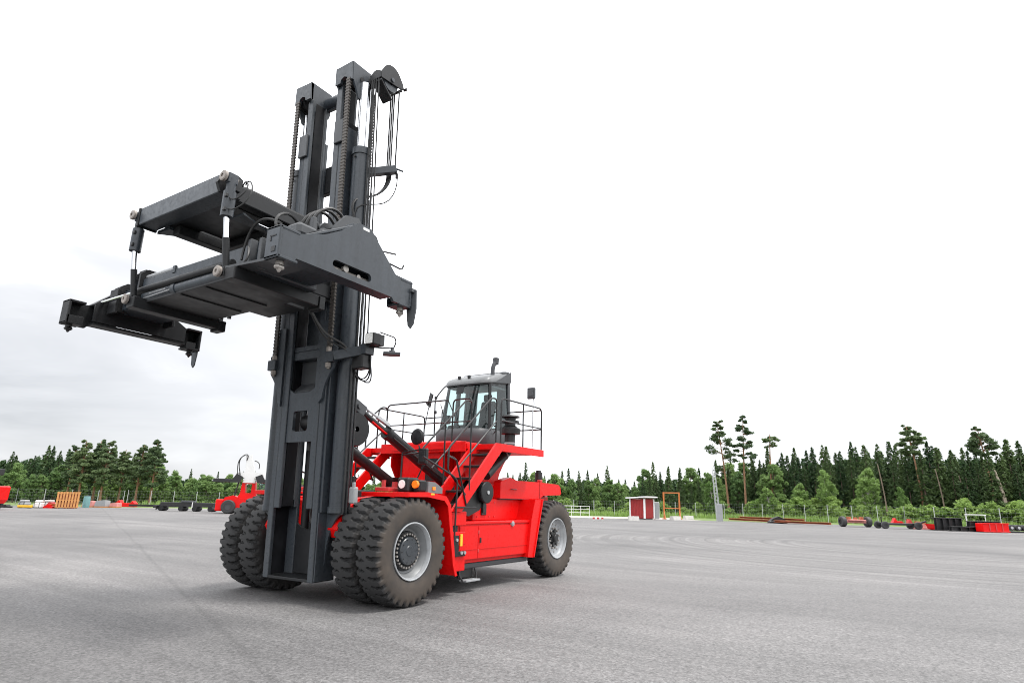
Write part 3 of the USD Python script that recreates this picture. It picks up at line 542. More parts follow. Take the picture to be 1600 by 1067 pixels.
sp('belly_plate', [box((2.2, -1.16, 4.865), (3.42, 1.36, 4.915), 0.008)], chard)  # cross arms and belly plate: underside shade put into the colour
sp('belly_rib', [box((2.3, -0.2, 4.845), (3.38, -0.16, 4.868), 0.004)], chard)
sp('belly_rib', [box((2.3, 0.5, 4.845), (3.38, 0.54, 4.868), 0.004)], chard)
def collar(y, x1=3.36, z1=5.60, t=0.05):
    return [prism(Polygon([(x1-0.2, 4.95), (x1, 4.95), (x1, z1-0.10), (x1-0.12, z1), (2.3, z1), (2.3, z1-0.08), (x1-0.18, z1-0.08), (x1-0.20, z1-0.14)]), 'xz', y-t/2, y+t/2)]
sp('beam_collar', collar(-1.88)+collar(-1.66)+[box((3.1, -1.88, 5.56), (3.28, -1.66, 5.6), 0.005), box((2.6, -1.88, 5.56), (2.8, -1.50, 5.60), 0.005)], chard)
sp('beam_collar', collar(-2.62, 3.30, 5.50)+collar(-2.48, 3.30, 5.50), blackm)
sp('beam_collar', collar(1.98, 3.36, 5.46)+collar(1.74, 3.36, 5.46)+[box((3.20, 1.95, 5.0), (3.32, 2.0, 5.5), 0.005)], char)
sp('top_guide_bar', rod((3.24, -1.62, 5.46), (3.24, -0.72, 5.46), 0.035, 10), galv)
sp('stop_plate', box((3.28, -0.70, 5.34), (3.315, -0.62, 5.47), 0.005), char)
ex = sp('extension_cylinder', [rod((3.44, -1.55, 5.10), (3.44, 1.25, 5.10), 0.055, 14)], chard)
put('piston_rod', rod((3.44, -1.55, 5.10), (3.44, -2.86, 5.10), 0.03, 10), chrome, ex)
sp('side_shift_cylinder', [rod((3.36, -0.35, 4.98), (3.36, 1.22, 4.98), 0.10, 20), rod((3.36, -0.38, 4.98), (3.36, -0.28, 4.98), 0.115, 18)], char)
sp('grease_line', [rod((3.40, -1.3, 4.97), (3.40, -0.5, 4.99), 0.012, 6), rod((3.42, -1.1, 5.02), (3.42, -0.6, 5.02), 0.012, 6)], galv)
sp('beam_hose', [curve([(3.40, 2.25, 5.50), (3.46, 2.0, 5.62), (3.46, 1.7, 5.60), (3.44, 1.52, 5.42), (3.44, 1.45, 5.10)], 0.02), curve([(3.42, 1.55, 5.3), (3.5, 1.6, 5.0), (3.52, 1.5, 4.95)], 0.016)], rubberhose)
sp('arm_bracket', [box((3.30, 1.52, 4.94), (3.42, 1.60, 5.42), 0.008), box((3.28, 1.76, 4.92), (3.40, 1.83, 5.40), 0.008), prism([(3.0, 1.3), (3.62, 1.36), (3.50, 2.3), (3.3, 2.5), (3.0, 2.5)], 'xy', 4.93, 4.965)], greym)
sp('arm_bracket', [box((3.12, 2.42, 5.22), (3.48, 2.74, 5.42), 0.05)], greym)
sp('arm_bracket', [box((2.98, 2.40, 5.25), (3.05, 2.48, 5.72), 0.01), box((2.90, 2.1, 5.25), (2.96, 2.4, 5.66), 0.01), obox((3.0, 2.42, 5.70), (2.6, 2.1, 5.72), 0.06, 0.05)], greym)
sp('hose_loop', [curve([(3.42, 2.3+.06*k, 5.3), (3.5, 2.25, 5.55), (3.3, 2.2, 5.72), (3.0, 2.1, 5.66), (2.8, 2.0, 5.4)], 0.02) for k in range(3)], rubberhose)

def end_beam(flip):
    EM = chard if flip else char  # far beam gets a darker copy of the charcoal as its shade
    def T(m):
        if flip:
            m = m.copy(); m.apply_transform(trimesh.transformations.rotation_matrix(math.pi, [0, 0, 1], [2.772, BC, 0]))
        return m
    # profile in xz; front corner at x 4.04, back corner at x 1.62
    top = [(1.605, 5.035), (1.97, 5.04), (2.00, 5.06), (2.53, 5.545), (2.57, 5.56), (2.78, 5.56), (2.90, 5.47), (3.07, 5.33), (3.35, 5.16), (3.62, 5.05), (3.80, 4.995), (4.03, 5.03)]
    bot = [(4.03, 4.615), (3.80, 4.615), (3.76, 4.665), (2.02, 4.665), (1.98, 4.615), (1.605, 4.615)]
    P = Polygon(top+bot)
    slot = LineString([(2.53, 4.81), (3.12, 4.81)]).buffer(0.062)
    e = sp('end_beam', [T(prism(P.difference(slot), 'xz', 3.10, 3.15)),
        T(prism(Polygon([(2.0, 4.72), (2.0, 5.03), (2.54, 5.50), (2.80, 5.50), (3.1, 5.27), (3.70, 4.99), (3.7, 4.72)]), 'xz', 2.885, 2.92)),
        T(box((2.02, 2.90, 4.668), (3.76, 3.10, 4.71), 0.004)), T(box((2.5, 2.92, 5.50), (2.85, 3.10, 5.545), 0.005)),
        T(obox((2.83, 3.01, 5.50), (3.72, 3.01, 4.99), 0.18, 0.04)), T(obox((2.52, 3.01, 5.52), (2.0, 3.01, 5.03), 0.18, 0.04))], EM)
    for x0, x1 in ((3.74, 4.045), (1.59, 1.86)):
        put('corner_box', [T(box((x0, 2.885, 4.60), (x1, 3.158, 4.64), 0.008)), T(box((x1-0.045 if x1 > 3 else x0, 2.885, 4.60), (x1 if x1 > 3 else x0+0.045, 3.158, 5.03), 0.012)), T(box((x0, 2.885, 4.99), (x1, 3.158, 5.03), 0.008)),
                           T(box((x0, 2.885, 4.63), (x0+0.2 if x1 > 3 else x1, 2.91, 4.75), 0.004))], EM, e)
        xc = 3.902 if x1 > 3 else 1.70
        put('twistlock', [T(rod((xc, 3.02, 4.60), (xc, 3.02, 4.555), 0.05, 12)), T(box((xc-0.06, 2.98, 4.50), (xc+0.06, 3.06, 4.555), 0.02)), T(rod((xc, 3.02, 4.50), (xc, 3.02, 4.46), 0.035, 10, 0.012))], steel if not flip else blackm, e)
    put('window', [T(box((4.047 if True else 0, 3.02, 4.68), (4.052, 3.10, 4.75), 0)), T(box((4.047, 2.98, 4.83), (4.052, 3.0, 4.90), 0)), T(box((4.047, 2.98, 4.89), (4.052, 3.09, 4.905), 0))], blackm, e)
    put('slot_linkage', [T(rod((2.3, 3.04, 4.80), (3.3, 3.04, 4.80), 0.025, 8)), T(rod((2.9, 3.05, 4.83), (2.9, 3.10, 4.83), 0.05, 10)), T(rod((2.65, 3.05, 4.79), (2.65, 3.09, 4.79), 0.035, 10))], steel, e)
    put('gusset', T(box((2.2, 2.60, 4.90), (2.25, 2.885, 5.36), 0.006)), chard, e); put('gusset', T(box((3.25, 2.60, 4.90), (3.30, 2.885, 5.30), 0.006)), chard, e)
    return e, T
e1, T1 = end_beam(False)
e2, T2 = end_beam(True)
gd = Polygon([(3.05, 4.90), (3.22, 4.90), (3.24, 4.60), (3.20, 4.36), (3.14, 4.29), (3.09, 4.34), (3.05, 4.58)])
put('corner_guide', [prism(gd, 'yz', 1.56, 1.585), box((1.55, 3.06, 4.86), (1.65, 3.2, 4.92), 0.006)], greym, e1)
gd2 = Polygon([(BC*2-a, b) for a, b in gd.exterior.coords])
put('corner_guide', [prism(gd2, 'yz', 1.44, 1.465), box((1.44, -3.0, 4.84), (1.52, -2.86, 4.90), 0.006)], char, e2)
put('maker_plate', box((2.58, 3.151, 5.49), (2.70, 3.154, 5.53), 0), white, e1)
put('feeler', [pipe([(2.05, 3.0, 5.25), (1.7, 3.0, 5.24), (1.66, 3.0, 5.33)], 0.014, 0.04), pipe([(2.18, 2.9, 5.42), (1.75, 2.9, 5.50)], 0.014)], blackm, e1)
# rotator bits, hose loops and valve boxes on top of the near arm
VH = (0.50, 1.02, -0.10)
def vh(name, ms, m): sp(name, moved(trimesh.util.concatenate(ms), VH), m)
vh('valve_housing', [prism([(1.55, 5.45), (2.25, 5.45), (2.20, 5.80), (2.0, 6.05), (1.75, 6.10), (1.6, 5.9)], 'xz', 0.95, 1.02), prism([(1.55, 5.45), (2.25, 5.45), (2.20, 5.80), (2.0, 6.05), (1.75, 6.10), (1.6, 5.9)], 'xz', 1.45, 1.52),
                     box((1.6, 1.02, 5.9), (1.9, 1.45, 6.0), 0.01), rod((2.3, 1.05, 5.55), (2.3, 1.45, 5.6), 0.13, 16), box((2.2, 1.5, 5.42), (2.5, 1.62, 5.60), 0.02)], greym)
vh('valve_housing', [box((1.3, 0.7, 5.4), (1.75, 1.5, 5.62), 0.02), rod((1.5, 0.8, 5.8), (1.5, 1.6, 5.8), 0.12, 16)], chard)
vh('hose_loop', [curve([(2.4, 1.0+0.12*k, 5.7), (2.35, 1.05+0.12*k, 6.0), (2.1, 1.1+0.12*k, 6.15), (1.85, 1.1+0.12*k, 6.02), (1.8, 1.1+0.1*k, 5.7)], 0.025) for k in range(3)], rubberhose)
sp('hose_bundle', [curve([(3.35, 0.95-0.055*k, 6.485), (2.8, 0.96-0.055*k, 6.488), (2.2, 0.94-0.055*k, 6.486), (1.7, 0.93-0.055*k, 6.488), (1.3, 0.88-0.05*k, 6.47)], 0.028) for k in range(4)], rubberhose)
sp('hose_bundle', [curve([(1.2, 0.2*k-0.3, 6.5), (1.6, 0.2*k-0.3, 6.45), (2.0, 0.2*k-0.25, 6.25), (2.3, 0.2*k-0.2, 5.9), (2.5, 0.2*k-0.2, 5.45)], 0.022) for k in range(4)], rubberhose)

# ---- chassis ---------------------------------------------------------------
def hp(name, mesh, m=red, smooth=32, label=None, kind=None, parent=None): return put(name, mesh, m, parent or H, smooth, label, kind)
ch_ = hp('chassis', [box((-5.9, -0.95, 0.72), (0.10, 0.95, 1.55), 0.02), box((-0.9, -1.0, 1.2), (0.3, -0.55, 1.72), 0.03), box((-0.9, 0.55, 1.2), (0.3, 1.0, 1.72), 0.03)])
for s in (-1, 1):
    arm = Polygon([(0.62, 1.08), (0.72, 1.22), (0.60, 1.48), (0.28, 1.74), (-0.3, 1.80), (-0.6, 1.3), (0.2, 0.95)])
    put('mast_arm', prism(arm, 'xz', *sorted((s*0.74, s*0.98))), red, ch_)
    put('mast_hinge', rod((0.50, s*0.70, 1.12), (0.50, s*1.02, 1.12), 0.12, 16), chard, ch_)
put('red_hose', [curve([(0.1, -0.35, 1.5), (0.2, -0.2, 1.75), (0.15, 0.0, 1.5), (0.1, 0.15, 1.3)], 0.03)], redfar, ch_)
put('valve_bank', [box((-0.6, -0.5, 1.55), (-0.1, 0.5, 1.9), 0.02), rod((-0.2, -0.4, 1.9), (-0.2, -0.4, 2.1), 0.04, 8), rod((-0.2, 0.3, 1.9), (-0.2, 0.3, 2.15), 0.05, 8)], blackm, ch_)
hp('front_axle', [rod((0, -1.6, R), (0, 1.6, R), 0.28, 20), moved(trimesh.creation.icosphere(3, 0.45), (0, 0, R)), rod((0, -0.75, R), (0, 0.75, R), 0.36, 20)], blackm)
hp('rear_axle', [rod((-WB, -1.4, R), (-WB, 1.4, R), 0.2, 16), box((-WB-0.3, -0.9, 0.75), (-WB+0.3, 0.9, 1.2), 0.04)], blackm)
hp('underbody', [box((-4.3, -1.0, 0.52), (-1.2, 1.0, 0.74), 0.03), rod((-4.5, 0, 0.75), (-0.3, 0, 0.85), 0.1, 12)], blackm)

for s in (1, -1):
    def yy(a, b): return tuple(sorted((s*a, s*b)))
    # side tank with door seams
    y0, y1 = yy(1.0, 1.752)
    tk = hp('side_tank', [box((-1.70, y0, 0.60), (-4.40, y1, 1.335), 0.02)])
    yo = s*1.752
    pa = lambda x0, x1, z0, z1: box((x0, *sorted((yo, yo+s*0.018))[:1], z0), (x1, sorted((yo, yo+s*0.018))[1], z1), 0.006)
    put('door_panel', pa(-2.335, -1.72, 0.62, 1.25), red, tk); put('door_panel', pa(-4.36, -2.35, 0.62, 1.25), red, tk)
    put('tank_lip', box((-4.42, *yy(1.68, 1.785)[:1], 1.285), (-1.66, yy(1.68, 1.785)[1], 1.342), 0.012), red, tk)
    put('door_hinge', [box((-2.37, min(yo, yo+s*0.03), z), (-2.33, max(yo, yo+s*0.03), z+0.06), 0.005) for z in (0.74, 1.10)], redfar, tk)
    put('lock', [moved(rod((-3.62, yo, 1.275), (-3.62, yo+s*0.045, 1.275), 0.055, 16), (0, 0, 0)), rod((-3.62, yo+s*0.045, 1.275), (-3.62, yo+s*0.06, 1.275), 0.03, 12)], silver, tk)
    put('crease', [box((-2.30, *sorted((yo+s*0.016, yo+s*0.026))[:1], 0.80), (-1.76, sorted((yo+s*0.016, yo+s*0.026))[1], 0.815), 0), box((-4.32, *sorted((yo+s*0.016, yo+s*0.026))[:1], 0.80), (-2.40, sorted((yo+s*0.016, yo+s*0.026))[1], 0.815), 0)], red, tk, kind='stuff')
    put('latch', [box((-2.43, min(yo+s*0.018, yo+s*0.04), 0.92), (-2.39, max(yo+s*0.018, yo+s*0.04), 1.02), 0.004)], blackm, tk)
    put('lower_lip', prism([(-1.70, 0.60), (-4.40, 0.60), (-4.40, 0.545), (-1.70, 0.545)], 'xz', *yy(1.30, 1.70)), red, tk)
    hp('side_sill', [box((-1.45, *yy(1.10, 1.66)[:1], 0.43), (-4.45, yy(1.10, 1.66)[1], 0.542), 0.015), box((-1.45, *yy(1.655, 1.675)[:1], 0.45), (-4.45, yy(1.655, 1.675)[1], 0.53), 0.004)], greym)
    # upper body behind the stairs, recessed
    ub = hp('engine_cover', [box((-2.60, *yy(0.95, 1.42)[:1], 1.34), (-4.95, yy(0.95, 1.42)[1], 1.80), 0.015)])
    hood = Polygon([(-3.52, 1.81), (-3.52, 2.16), (-3.58, 2.20), (-3.92, 2.285), (-4.22, 2.225), (-5.30, 2.225), (-5.30, 1.81)])
    put('hood_side', prism(hood, 'xz', *yy(1.30, 1.50)), red, ub)
    put('hood_vent', [box((-3.07, *yy(1.42, 1.45)[:1], 1.45), (-2.89, yy(1.42, 1.45)[1], 1.68), 0.01)], blackm, ub)
    put('seam', box((-3.50, *yy(1.42, 1.497)[:1], 1.797), (-4.86, yy(1.42, 1.497)[1], 1.812), 0), blackm, ub)
    put('bolts', [rod((x, s*1.418, z), (x, s*1.432, z), 0.016, 8) for x in (-2.75, -3.2, -3.4) for z in (1.42, 1.72)]+[rod((x, s*1.0, z), (x, s*1.07, z), 0.018, 8) for x in (-3.1, -3.9) for z in (1.95, 2.6)], redfar, ub, kind='stuff')
    put('grab_handle', pipe([(-3.95, s*1.50, 2.02), (-3.95, s*1.55, 2.02), (-4.15, s*1.55, 2.02), (-4.15, s*1.50, 2.02)], 0.010, 0.02), blackm, ub)
    # rear mudguard: sloping flare in front of the rear wheel
    fl = Polygon([(-4.50, 1.80), (-4.34, 1.35), (-4.20, 0.54), (-4.44, 0.52), (-4.84, 1.80)])
    put('mudguard_flare', [prism(fl, 'xz', *yy(1.30, 1.84))], red, ub)
    put('flare_edge', [obox((-4.835, s*1.62, 1.82), (-4.435, s*1.62, 0.525), 0.50, 0.03, upv=(0.95, 0, 0.3))], red, ub)
# engine hood and counterweight overhang
cw = Polygon([(-5.28, 1.815), (-5.28, 2.225), (-6.25, 2.20), (-6.36, 2.15), (-6.42, 1.98), (-6.36, 1.935), (-5.46, 1.905)])
cwt = hp('counterweight', [prism(cw, 'xz', -1.50, 1.50), box((-6.45, -1.1, 0.9), (-5.9, 1.1, 1.93), 0.05)])
hp('engine_hood', [box((-5.30, -1.30, 1.55), (-3.0, 1.30, 2.12), 0.02), box((-5.30, -1.30, 2.12), (-4.20, 1.30, 2.20), 0.015)])
put('hood_lid', [prism([(-4.60, 2.20), (-4.75, 2.34), (-5.1, 2.34), (-5.25, 2.20)], 'xz', -0.9, 0.2)], red, cwt)
put('exhaust_cap', [rod((-6.0, 1.05, 2.2), (-6.0, 1.05, 2.50), 0.10, 16), rod((-6.0, 1.05, 2.50), (-6.0, 1.05, 2.55), 0.07, 16)], blackm, cwt)
put('rear_marker', box((-5.6, 1.30, 2.225), (-5.5, 1.40, 2.30), 0.01), redfar, cwt)

# front mudguards with lamps
for s in (1, -1):
    def yy(a, b): return tuple(sorted((s*a, s*b)))
    fp = [(0.20, 1.85), (-0.28, 1.862), (-0.80, 1.80), (-0.93, 1.66), (-1.15, 0.62), (-1.22, 0.42), (-1.19, 0.41), (-1.10, 0.62), (-0.885, 1.66), (-0.77, 1.755), (-0.28, 1.82), (0.20, 1.808)]
    fd = hp('front_mudguard', prism(fp, 'xz', *yy(0.98, 2.09)))
    lip = [(0.21, 1.862), (-0.28, 1.878), (-0.81, 1.815), (-0.955, 1.66), (-1.185, 0.50), (-1.235, 0.41), (-1.17, 0.40), (-1.09, 0.60), (-0.87, 1.64), (-0.76, 1.735), (-0.28, 1.795), (0.21, 1.79)]
    put('mudguard_lip', prism(lip, 'xz', *yy(2.09, 2.115)), red, fd)
    put('front_edge', box((0.20, *yy(0.98, 2.11)[:1], 1.785), (0.225, yy(0.98, 2.11)[1], 1.865), 0.005), red, fd)
    lc = yy(1.52, 1.78); lb = yy(1.86, 2.02)
    hl = put('lamp_housing', [box((-0.40, s*1.52, 1.875), (-0.10, s*1.80, 2.13), 0.03)], blackm, fd)
    put('headlight', [rod((-0.11, s*1.65, 2.01), (-0.085, s*1.65, 2.01), 0.075, 20)], lampglass, fd)
    put('indicator', [rod((-0.22, s*1.885, 2.01), (-0.17, s*1.885, 2.01), 0.068, 18), rod((-0.30, s*1.80, 2.01), (-0.30, s*1.94, 2.01), 0.07, 14)], orange, fd)
    put('indicator_base', box((-0.42, s*1.80, 1.88), (-0.215, s*1.97, 2.09), 0.03), chard, fd)
    put('side_lamp', [prism([(-0.84, 1.86), (-0.43, 1.87), (-0.43, 2.07), (-0.62, 2.06), (-0.84, 1.96)], 'xz', *yy(1.84, 1.985))], rimgrey, fd)
    put('side_marker', [box((-0.62, s*1.99, 1.92), (-0.54, s*2.002, 1.98), 0.003)], orange, fd)
    put('reflector', box((-0.46, s*2.115, 1.83), (-0.36, s*2.119, 1.86), 0), yellow, fd)
    put('cable_box', [box((-0.25, s*1.1, 1.88), (0.02, s*1.45, 1.95), 0.01), rod((-0.1, s*1.2, 1.95), (-0.1, s*1.2, 2.08), 0.04, 8), rod((-0.2, s*1.38, 1.95), (-0.2, s*1.38, 2.05), 0.05, 8)], redfar, fd)
    # step column behind the front mudguard
    sc = hp('step_column', [box((-1.18, *yy(1.25, 1.93)[:1], z0), (-1.70, yy(1.25, 1.93)[1], z1), 0.012) for z0, z1 in ((0.45, 0.80), (0.92, 1.16), (1.28, 1.54))]
            + [box((-1.22, *yy(1.25, 1.75)[:1], 0.5), (-1.68, yy(1.25, 1.75)[1], 1.54), 0)])
    put('step_recess', [box((-1.23, *yy(1.75, 1.80)[:1], z), (-1.60, yy(1.75, 1.80)[1], z+0.115), 0) for z in (0.803, 1.163)], blackm, sc)
    put('side_plate', [box((-1.22, *yy(1.93, 1.965)[:1], 0.72), (-1.44, yy(1.93, 1.965)[1], 1.10), 0.004), box((-1.44, *yy(1.93, 1.965)[:1], 0.72), (-1.66, yy(1.93, 1.965)[1], 0.81), 0.004)], chard, sc)
    put('latch', [rod((-1.36, s*1.955, 1.02), (-1.36, s*1.99, 1.02), 0.03, 10), rod((-1.52, s*1.955, 0.78), (-1.52, s*1.99, 0.78), 0.03, 10), rod((-1.62, s*1.955, 0.78), (-1.62, s*1.99, 0.78), 0.03, 10)], silver, sc)
    put('marker_lamp', box((-1.50, *yy(1.932, 1.96)[:1], 0.90), (-1.57, yy(1.932, 1.96)[1], 1.12), 0.008), yellow, sc)
    # hanging bottom step
    bs = hp('bottom_step', [box((-1.95, *yy(1.62, 1.80)[:1], 0.20), (-2.42, yy(1.62, 1.80)[1], 0.235), 0.006)], silver)
    put('step_hanger', [pipe([(-1.93, s*1.62, 0.44), (-1.90, s*1.66, 0.30), (-1.96, s*1.70, 0.215)], 0.018), pipe([(-2.44, s*1.62, 0.44), (-2.47, s*1.66, 0.30), (-2.41, s*1.70, 0.215)], 0.018), box((-1.95, *yy(1.55, 1.60)[:1], 0.26), (-2.42, yy(1.55, 1.60)[1], 0.44), 0.006)], blackm, bs)
    # stairs
    A, B = np.array([-1.32, 0, 1.50]), np.array([-2.80, 0, 2.87])
    st = node('stair', H)
    for ya in (1.93, 1.30):
        sl = Polygon([(-1.18, 1.54), (-1.50, 1.54), (-2.97, 2.90), (-2.97, 2.955), (-2.66, 2.955)])
        put('stringer', prism(sl, 'xz', *yy(ya-0.025, ya+0.025)), red, st)
    for k in range(5):
        t = (k+0.6)/5.2; q = A*(1-t)+B*t
        put('tread', box((q[0]-0.24, *yy(1.33, 1.90)[:1], q[2]-0.02), (q[0]+0.02, yy(1.33, 1.90)[1], q[2]+0.025), 0.006), blackm, st)
    for ya in (1.95, 1.28):
        put('handrail', [pipe([(-1.02, s*ya, 2.36 if ya > 1.5 else 2.5), (-1.02, s*ya, 2.72), (-2.42, s*ya, 3.90), (-2.62, s*ya, 3.90), (-2.62, s*ya, 2.96)], 0.019, 0.10),
                         pipe([(-1.34, s*ya, 2.36), (-2.62, s*ya, 3.42)], 0.016), rod((-1.72, s*ya, 1.95), (-1.72, s*ya, 3.30), 0.018, 7)], blackm, st)
    put('rail_base', [pipe([(-1.02, s*1.95, 2.40), (-1.02, s*1.95, 2.30), (-1.60, s*1.95, 1.86)], 0.018, 0.05)], blackm, st)
    # long grab rail over the mudguard
    hp('grab_rail', [pipe([(-0.20, s*2.02, 2.50), (-1.15, s*2.0, 2.19), (-1.28, s*1.99, 2.10), (-1.28, s*1.97, 0.90)], 0.019, 0.08), pipe([(-1.28, s*1.97, 1.62), (-1.95, s*1.97, 1.62)], 0.014),
                     pipe([(-1.26, s*1.97, 2.50), (-1.62, s*1.97, 1.66)], 0.016), pipe([(-1.62, s*1.97, 1.66), (-1.70, s*1.6, 2.58), (-1.40, s*1.6, 2.62), (-1.26, s*1.97, 2.5)], 0.015)], blackm)

# black filter housing with round cover
fh = hp('filter_housing', [prism([(-1.66, 1.54), (-2.05, 1.44), (-2.42, 1.56), (-2.75, 1.90), (-2.70, 2.12), (-2.3, 2.16), (-2.05, 1.95)], 'xz', 1.42, 1.72)], blackm)
put('round_cover', moved(lathe([(-0.04, 0.0), (-0.04, 0.215), (0.03, 0.225), (0.05, 0.21), (0.055, 0.12), (0.06, 0.0)], n=36), (-2.52, 1.80, 1.92)), chard, fh)
put('cover_bolt', rod((-2.52, 1.85, 1.92), (-2.52, 1.875, 1.92), 0.04, 12), silver, fh)
put('bracket', [box((-2.60, 1.70, 1.50), (-2.50, 1.76, 1.75), 0.01)], blackm, fh)
# cab column
for s in (1, -1):
    colp = [(-2.95, 1.50), (-2.95, 2.0), (-2.62, 2.50), (-2.62, 2.84), (-4.52, 2.84), (-4.30, 2.62), (-4.12, 2.38), (-4.03, 2.15), (-4.0, 1.50)]
    hp('cab_column', prism(colp, 'xz', *sorted((s*1.02, s*1.06))))
hp('cab_column', [box((-2.95, -1.02, 1.5), (-2.90, 1.02, 2.84), 0.004), box((-2.55, -0.62, 1.9), (-2.90, 0.62, 2.84), 0.02)], label='red front wall of the cab column')
hp('access_panel', [box((-2.545, 0.1, 2.15), (-2.53, 0.45, 2.65), 0.004)], chard)
# tilt cylinders
for s in (1, -1):
    p0, p1 = np.array([0.36, s*0.80, 3.40]), np.array([-2.45, s*0.80, 2.08]); d = (p1-p0)/np.linalg.norm(p1-p0)
    tc_ = hp('tilt_cylinder', [rod(p0+d*0.95, p1, 0.115, 22), rod(p0+d*0.92, p0+d*1.02, 0.13, 22), box(p1-[0.15, 0.12, 0.15], p1+[0.15, 0.12, 0.15], 0.02)], chard)
    put('piston_rod', rod(p0+d*0.15, p0+d*0.95, 0.055, 16), blackm, tc_)
    put('red_stripe', obox(p0+d*0.45+[0, s*0.03, -0.045], p0+d*0.93+[0, s*0.03, -0.045], 0.05, 0.03), red, tc_)
    put('clevis', [obox(p0-d*0.16, p0+d*0.20, 0.16, 0.20), rod(p0+[0, s*0.08, 0.0], p0+[0, s*0.12, 0.0], 0.05, 12)], greym, tc_)
    put('feed_pipe', [rod(p0+d*0.12+[0, 0, 0.11], p0+d*0.95+[0, 0, 0.15], 0.022, 8), obox(p0+d*0.62+[0, 0, 0.14], p0+d*1.0+[0, 0, 0.17], 0.08, 0.07)], galv if s > 0 else chard, tc_)
    put('hose', [curve([p0+d*0.5+[0, s*.1, .16], p0+d*1.2+[0, s*.12, .24], p0+d*1.8+[0, s*.12, .18], p0+d*2.3+[0, s*.1, .0], p0+d*2.5+[0, s*.1, -.2]], 0.02), curve([p0+d*0.8+[0, 0, .16], p0+d*1.5+[0, s*.05, .21], p0+d*2.1+[0, s*.06, .12], p0+d*2.4+[0, 0, -.1]], 0.018)] if s < 0 else [rod(p0+d*1.05+[0, .11, -.06], p1+[0, .11, -.02], 0.016, 7)], rubberhose, tc_)
# air intake
ai = hp('air_intake', [tube(fillet([(-3.05, 1.40, 2.30), (-3.86, 1.40, 2.86), (-4.02, 1.40, 3.0), (-4.02, 1.40, 3.34)], 0.22, 8), 0.125, 20)], blackm)
put('clamp', [moved(lathe([(-0.02, 0.132), (0.02, 0.132)], axis='z', n=20), (-4.02, 1.40, 3.08)), rod((-3.74, 1.40, 2.777), (-3.77, 1.40, 2.797), 0.134, 20)], silver, ai)
put('precleaner', [moved(lathe([(3.28, 0.10), (3.30, 0.24), (3.42, 0.25), (3.46, 0.19), (3.50, 0.13), (3.56, 0.13), (3.57, 0.22), (3.61, 0.22), (3.62, 0.13), (3.68, 0.14), (3.70, 0.235), (3.74, 0.20), (3.75, 0.0)], axis='z', n=32), (-4.02, 1.40, 0))], blackm, ai)
# platform
plat = Polygon([(-2.50, -1.28), (-2.42, -0.55), (-2.42, 0.55), (-2.50, 1.28), (-2.80, 1.28), (-2.80, 1.90), (-4.72, 1.90), (-4.72, -1.90), (-2.80, -1.90), (-2.80, -1.28)])
pf = hp('cab_platform', [prism(plat, 'xy', 2.845, 2.955)])
put('platform_edge', [box((-2.50, -1.26, 2.78), (-2.46, 1.26, 3.0), 0.008), box((-4.73, 1.90, 2.80), (-2.82, 1.93, 2.962), 0.006), box((-4.73, -1.93, 2.80), (-2.82, -1.90, 2.962), 0.006)], red, pf)
put('anti_slip_plate', box((-4.68, 1.0, 2.957), (-2.85, 1.88, 2.963), 0), redfar, pf); put('anti_slip_plate', box((-4.68, -1.88, 2.957), (-2.85, -1.0, 2.963), 0), redfar, pf)
put('cab_step', [box((-2.62, -0.95, 2.957), (-4.7, 0.95, 3.04), 0.02)], red, pf)
# platform railings
for s in (1, -1):
    yo = s*1.87
    hp('guard_rail', [pipe([(-2.92, yo, 2.96), (-2.92, yo, 3.97), (-4.70, yo, 3.97), (-4.70, yo, 2.96)], 0.019, 0.12), pipe([(-2.92, yo, 3.48), (-4.70, yo, 3.48)], 0.016), rod((-3.85, yo, 2.96), (-3.85, yo, 3.96), 0.017, 7),
                      pipe([(-4.70, yo, 3.93), (-4.70, s*0.85, 3.93)], 0.017), pipe([(-4.70, yo, 3.46), (-4.70, s*0.85, 3.46)], 0.016)], blackm)
    hp('door_rail', [pipe([(-2.62, s*1.28, 2.96), (-2.62, s*1.28, 3.97), (-2.62, s*0.75, 3.97), (-2.62, s*0.75, 2.96)], 0.019, 0.12), pipe([(-2.62, s*1.28, 3.46), (-2.62, s*0.75, 3.46)], 0.015)] if s > 0 else
       [pipe([(-2.62, s*1.28, 2.96), (-2.62, s*1.28, 3.97), (-2.62, 0.6, 3.97)], 0.019, 0.12), pipe([(-2.62, s*1.28, 3.46), (-2.62, 0.75, 3.46)], 0.015)], blackm)

# ---- cab -------------------------------------------------------------------
cab = node('cab', H)
def foot(hw, xa, xf, xb, n=15, e=2.4, grow=0.0):
    t = np.linspace(-math.pi/2, math.pi/2, n)
    fr = [(xa+(xf-xa+grow)*abs(math.cos(a))**(2/e), (hw+grow)*np.sign(math.sin(a))*abs(math.sin(a))**(2/e)) for a in t]
    return fr+[(xb-grow, hw+grow), (xb-grow, -hw-grow)]
def loft(rings, close=True):
    n = len(rings[0]); V = np.vstack([np.array(r, float) for r in rings]); f = []
    for k in range(len(rings)-1):
        for i in range(n):
            j = (i+1) % n; f += [[k*n+i, k*n+j, (k+1)*n+j], [k*n+i, (k+1)*n+j, (k+1)*n+i]]
    if close:
        c0, c1 = V[:n].mean(0), V[-n:].mean(0); V = np.vstack([V, c0, c1]); a = len(V)-2
        for i in range(n):
            j = (i+1) % n; f += [[a, j, i], [a+1, (len(rings)-1)*n+i, (len(rings)-1)*n+j]]
    m = trimesh.Trimesh(V, f, process=False); m.fix_normals(); return m
def ring(z, hw, xa, xf, xb, grow=0.0, dz=0.0): return [(x, y, z+dz*max(0.0, (-3.9-x))) for x, y in foot(hw, xa, xf, xb, grow=grow)]
XA, XB = -4.10, -5.06
XT, HT = -4.20, 0.65
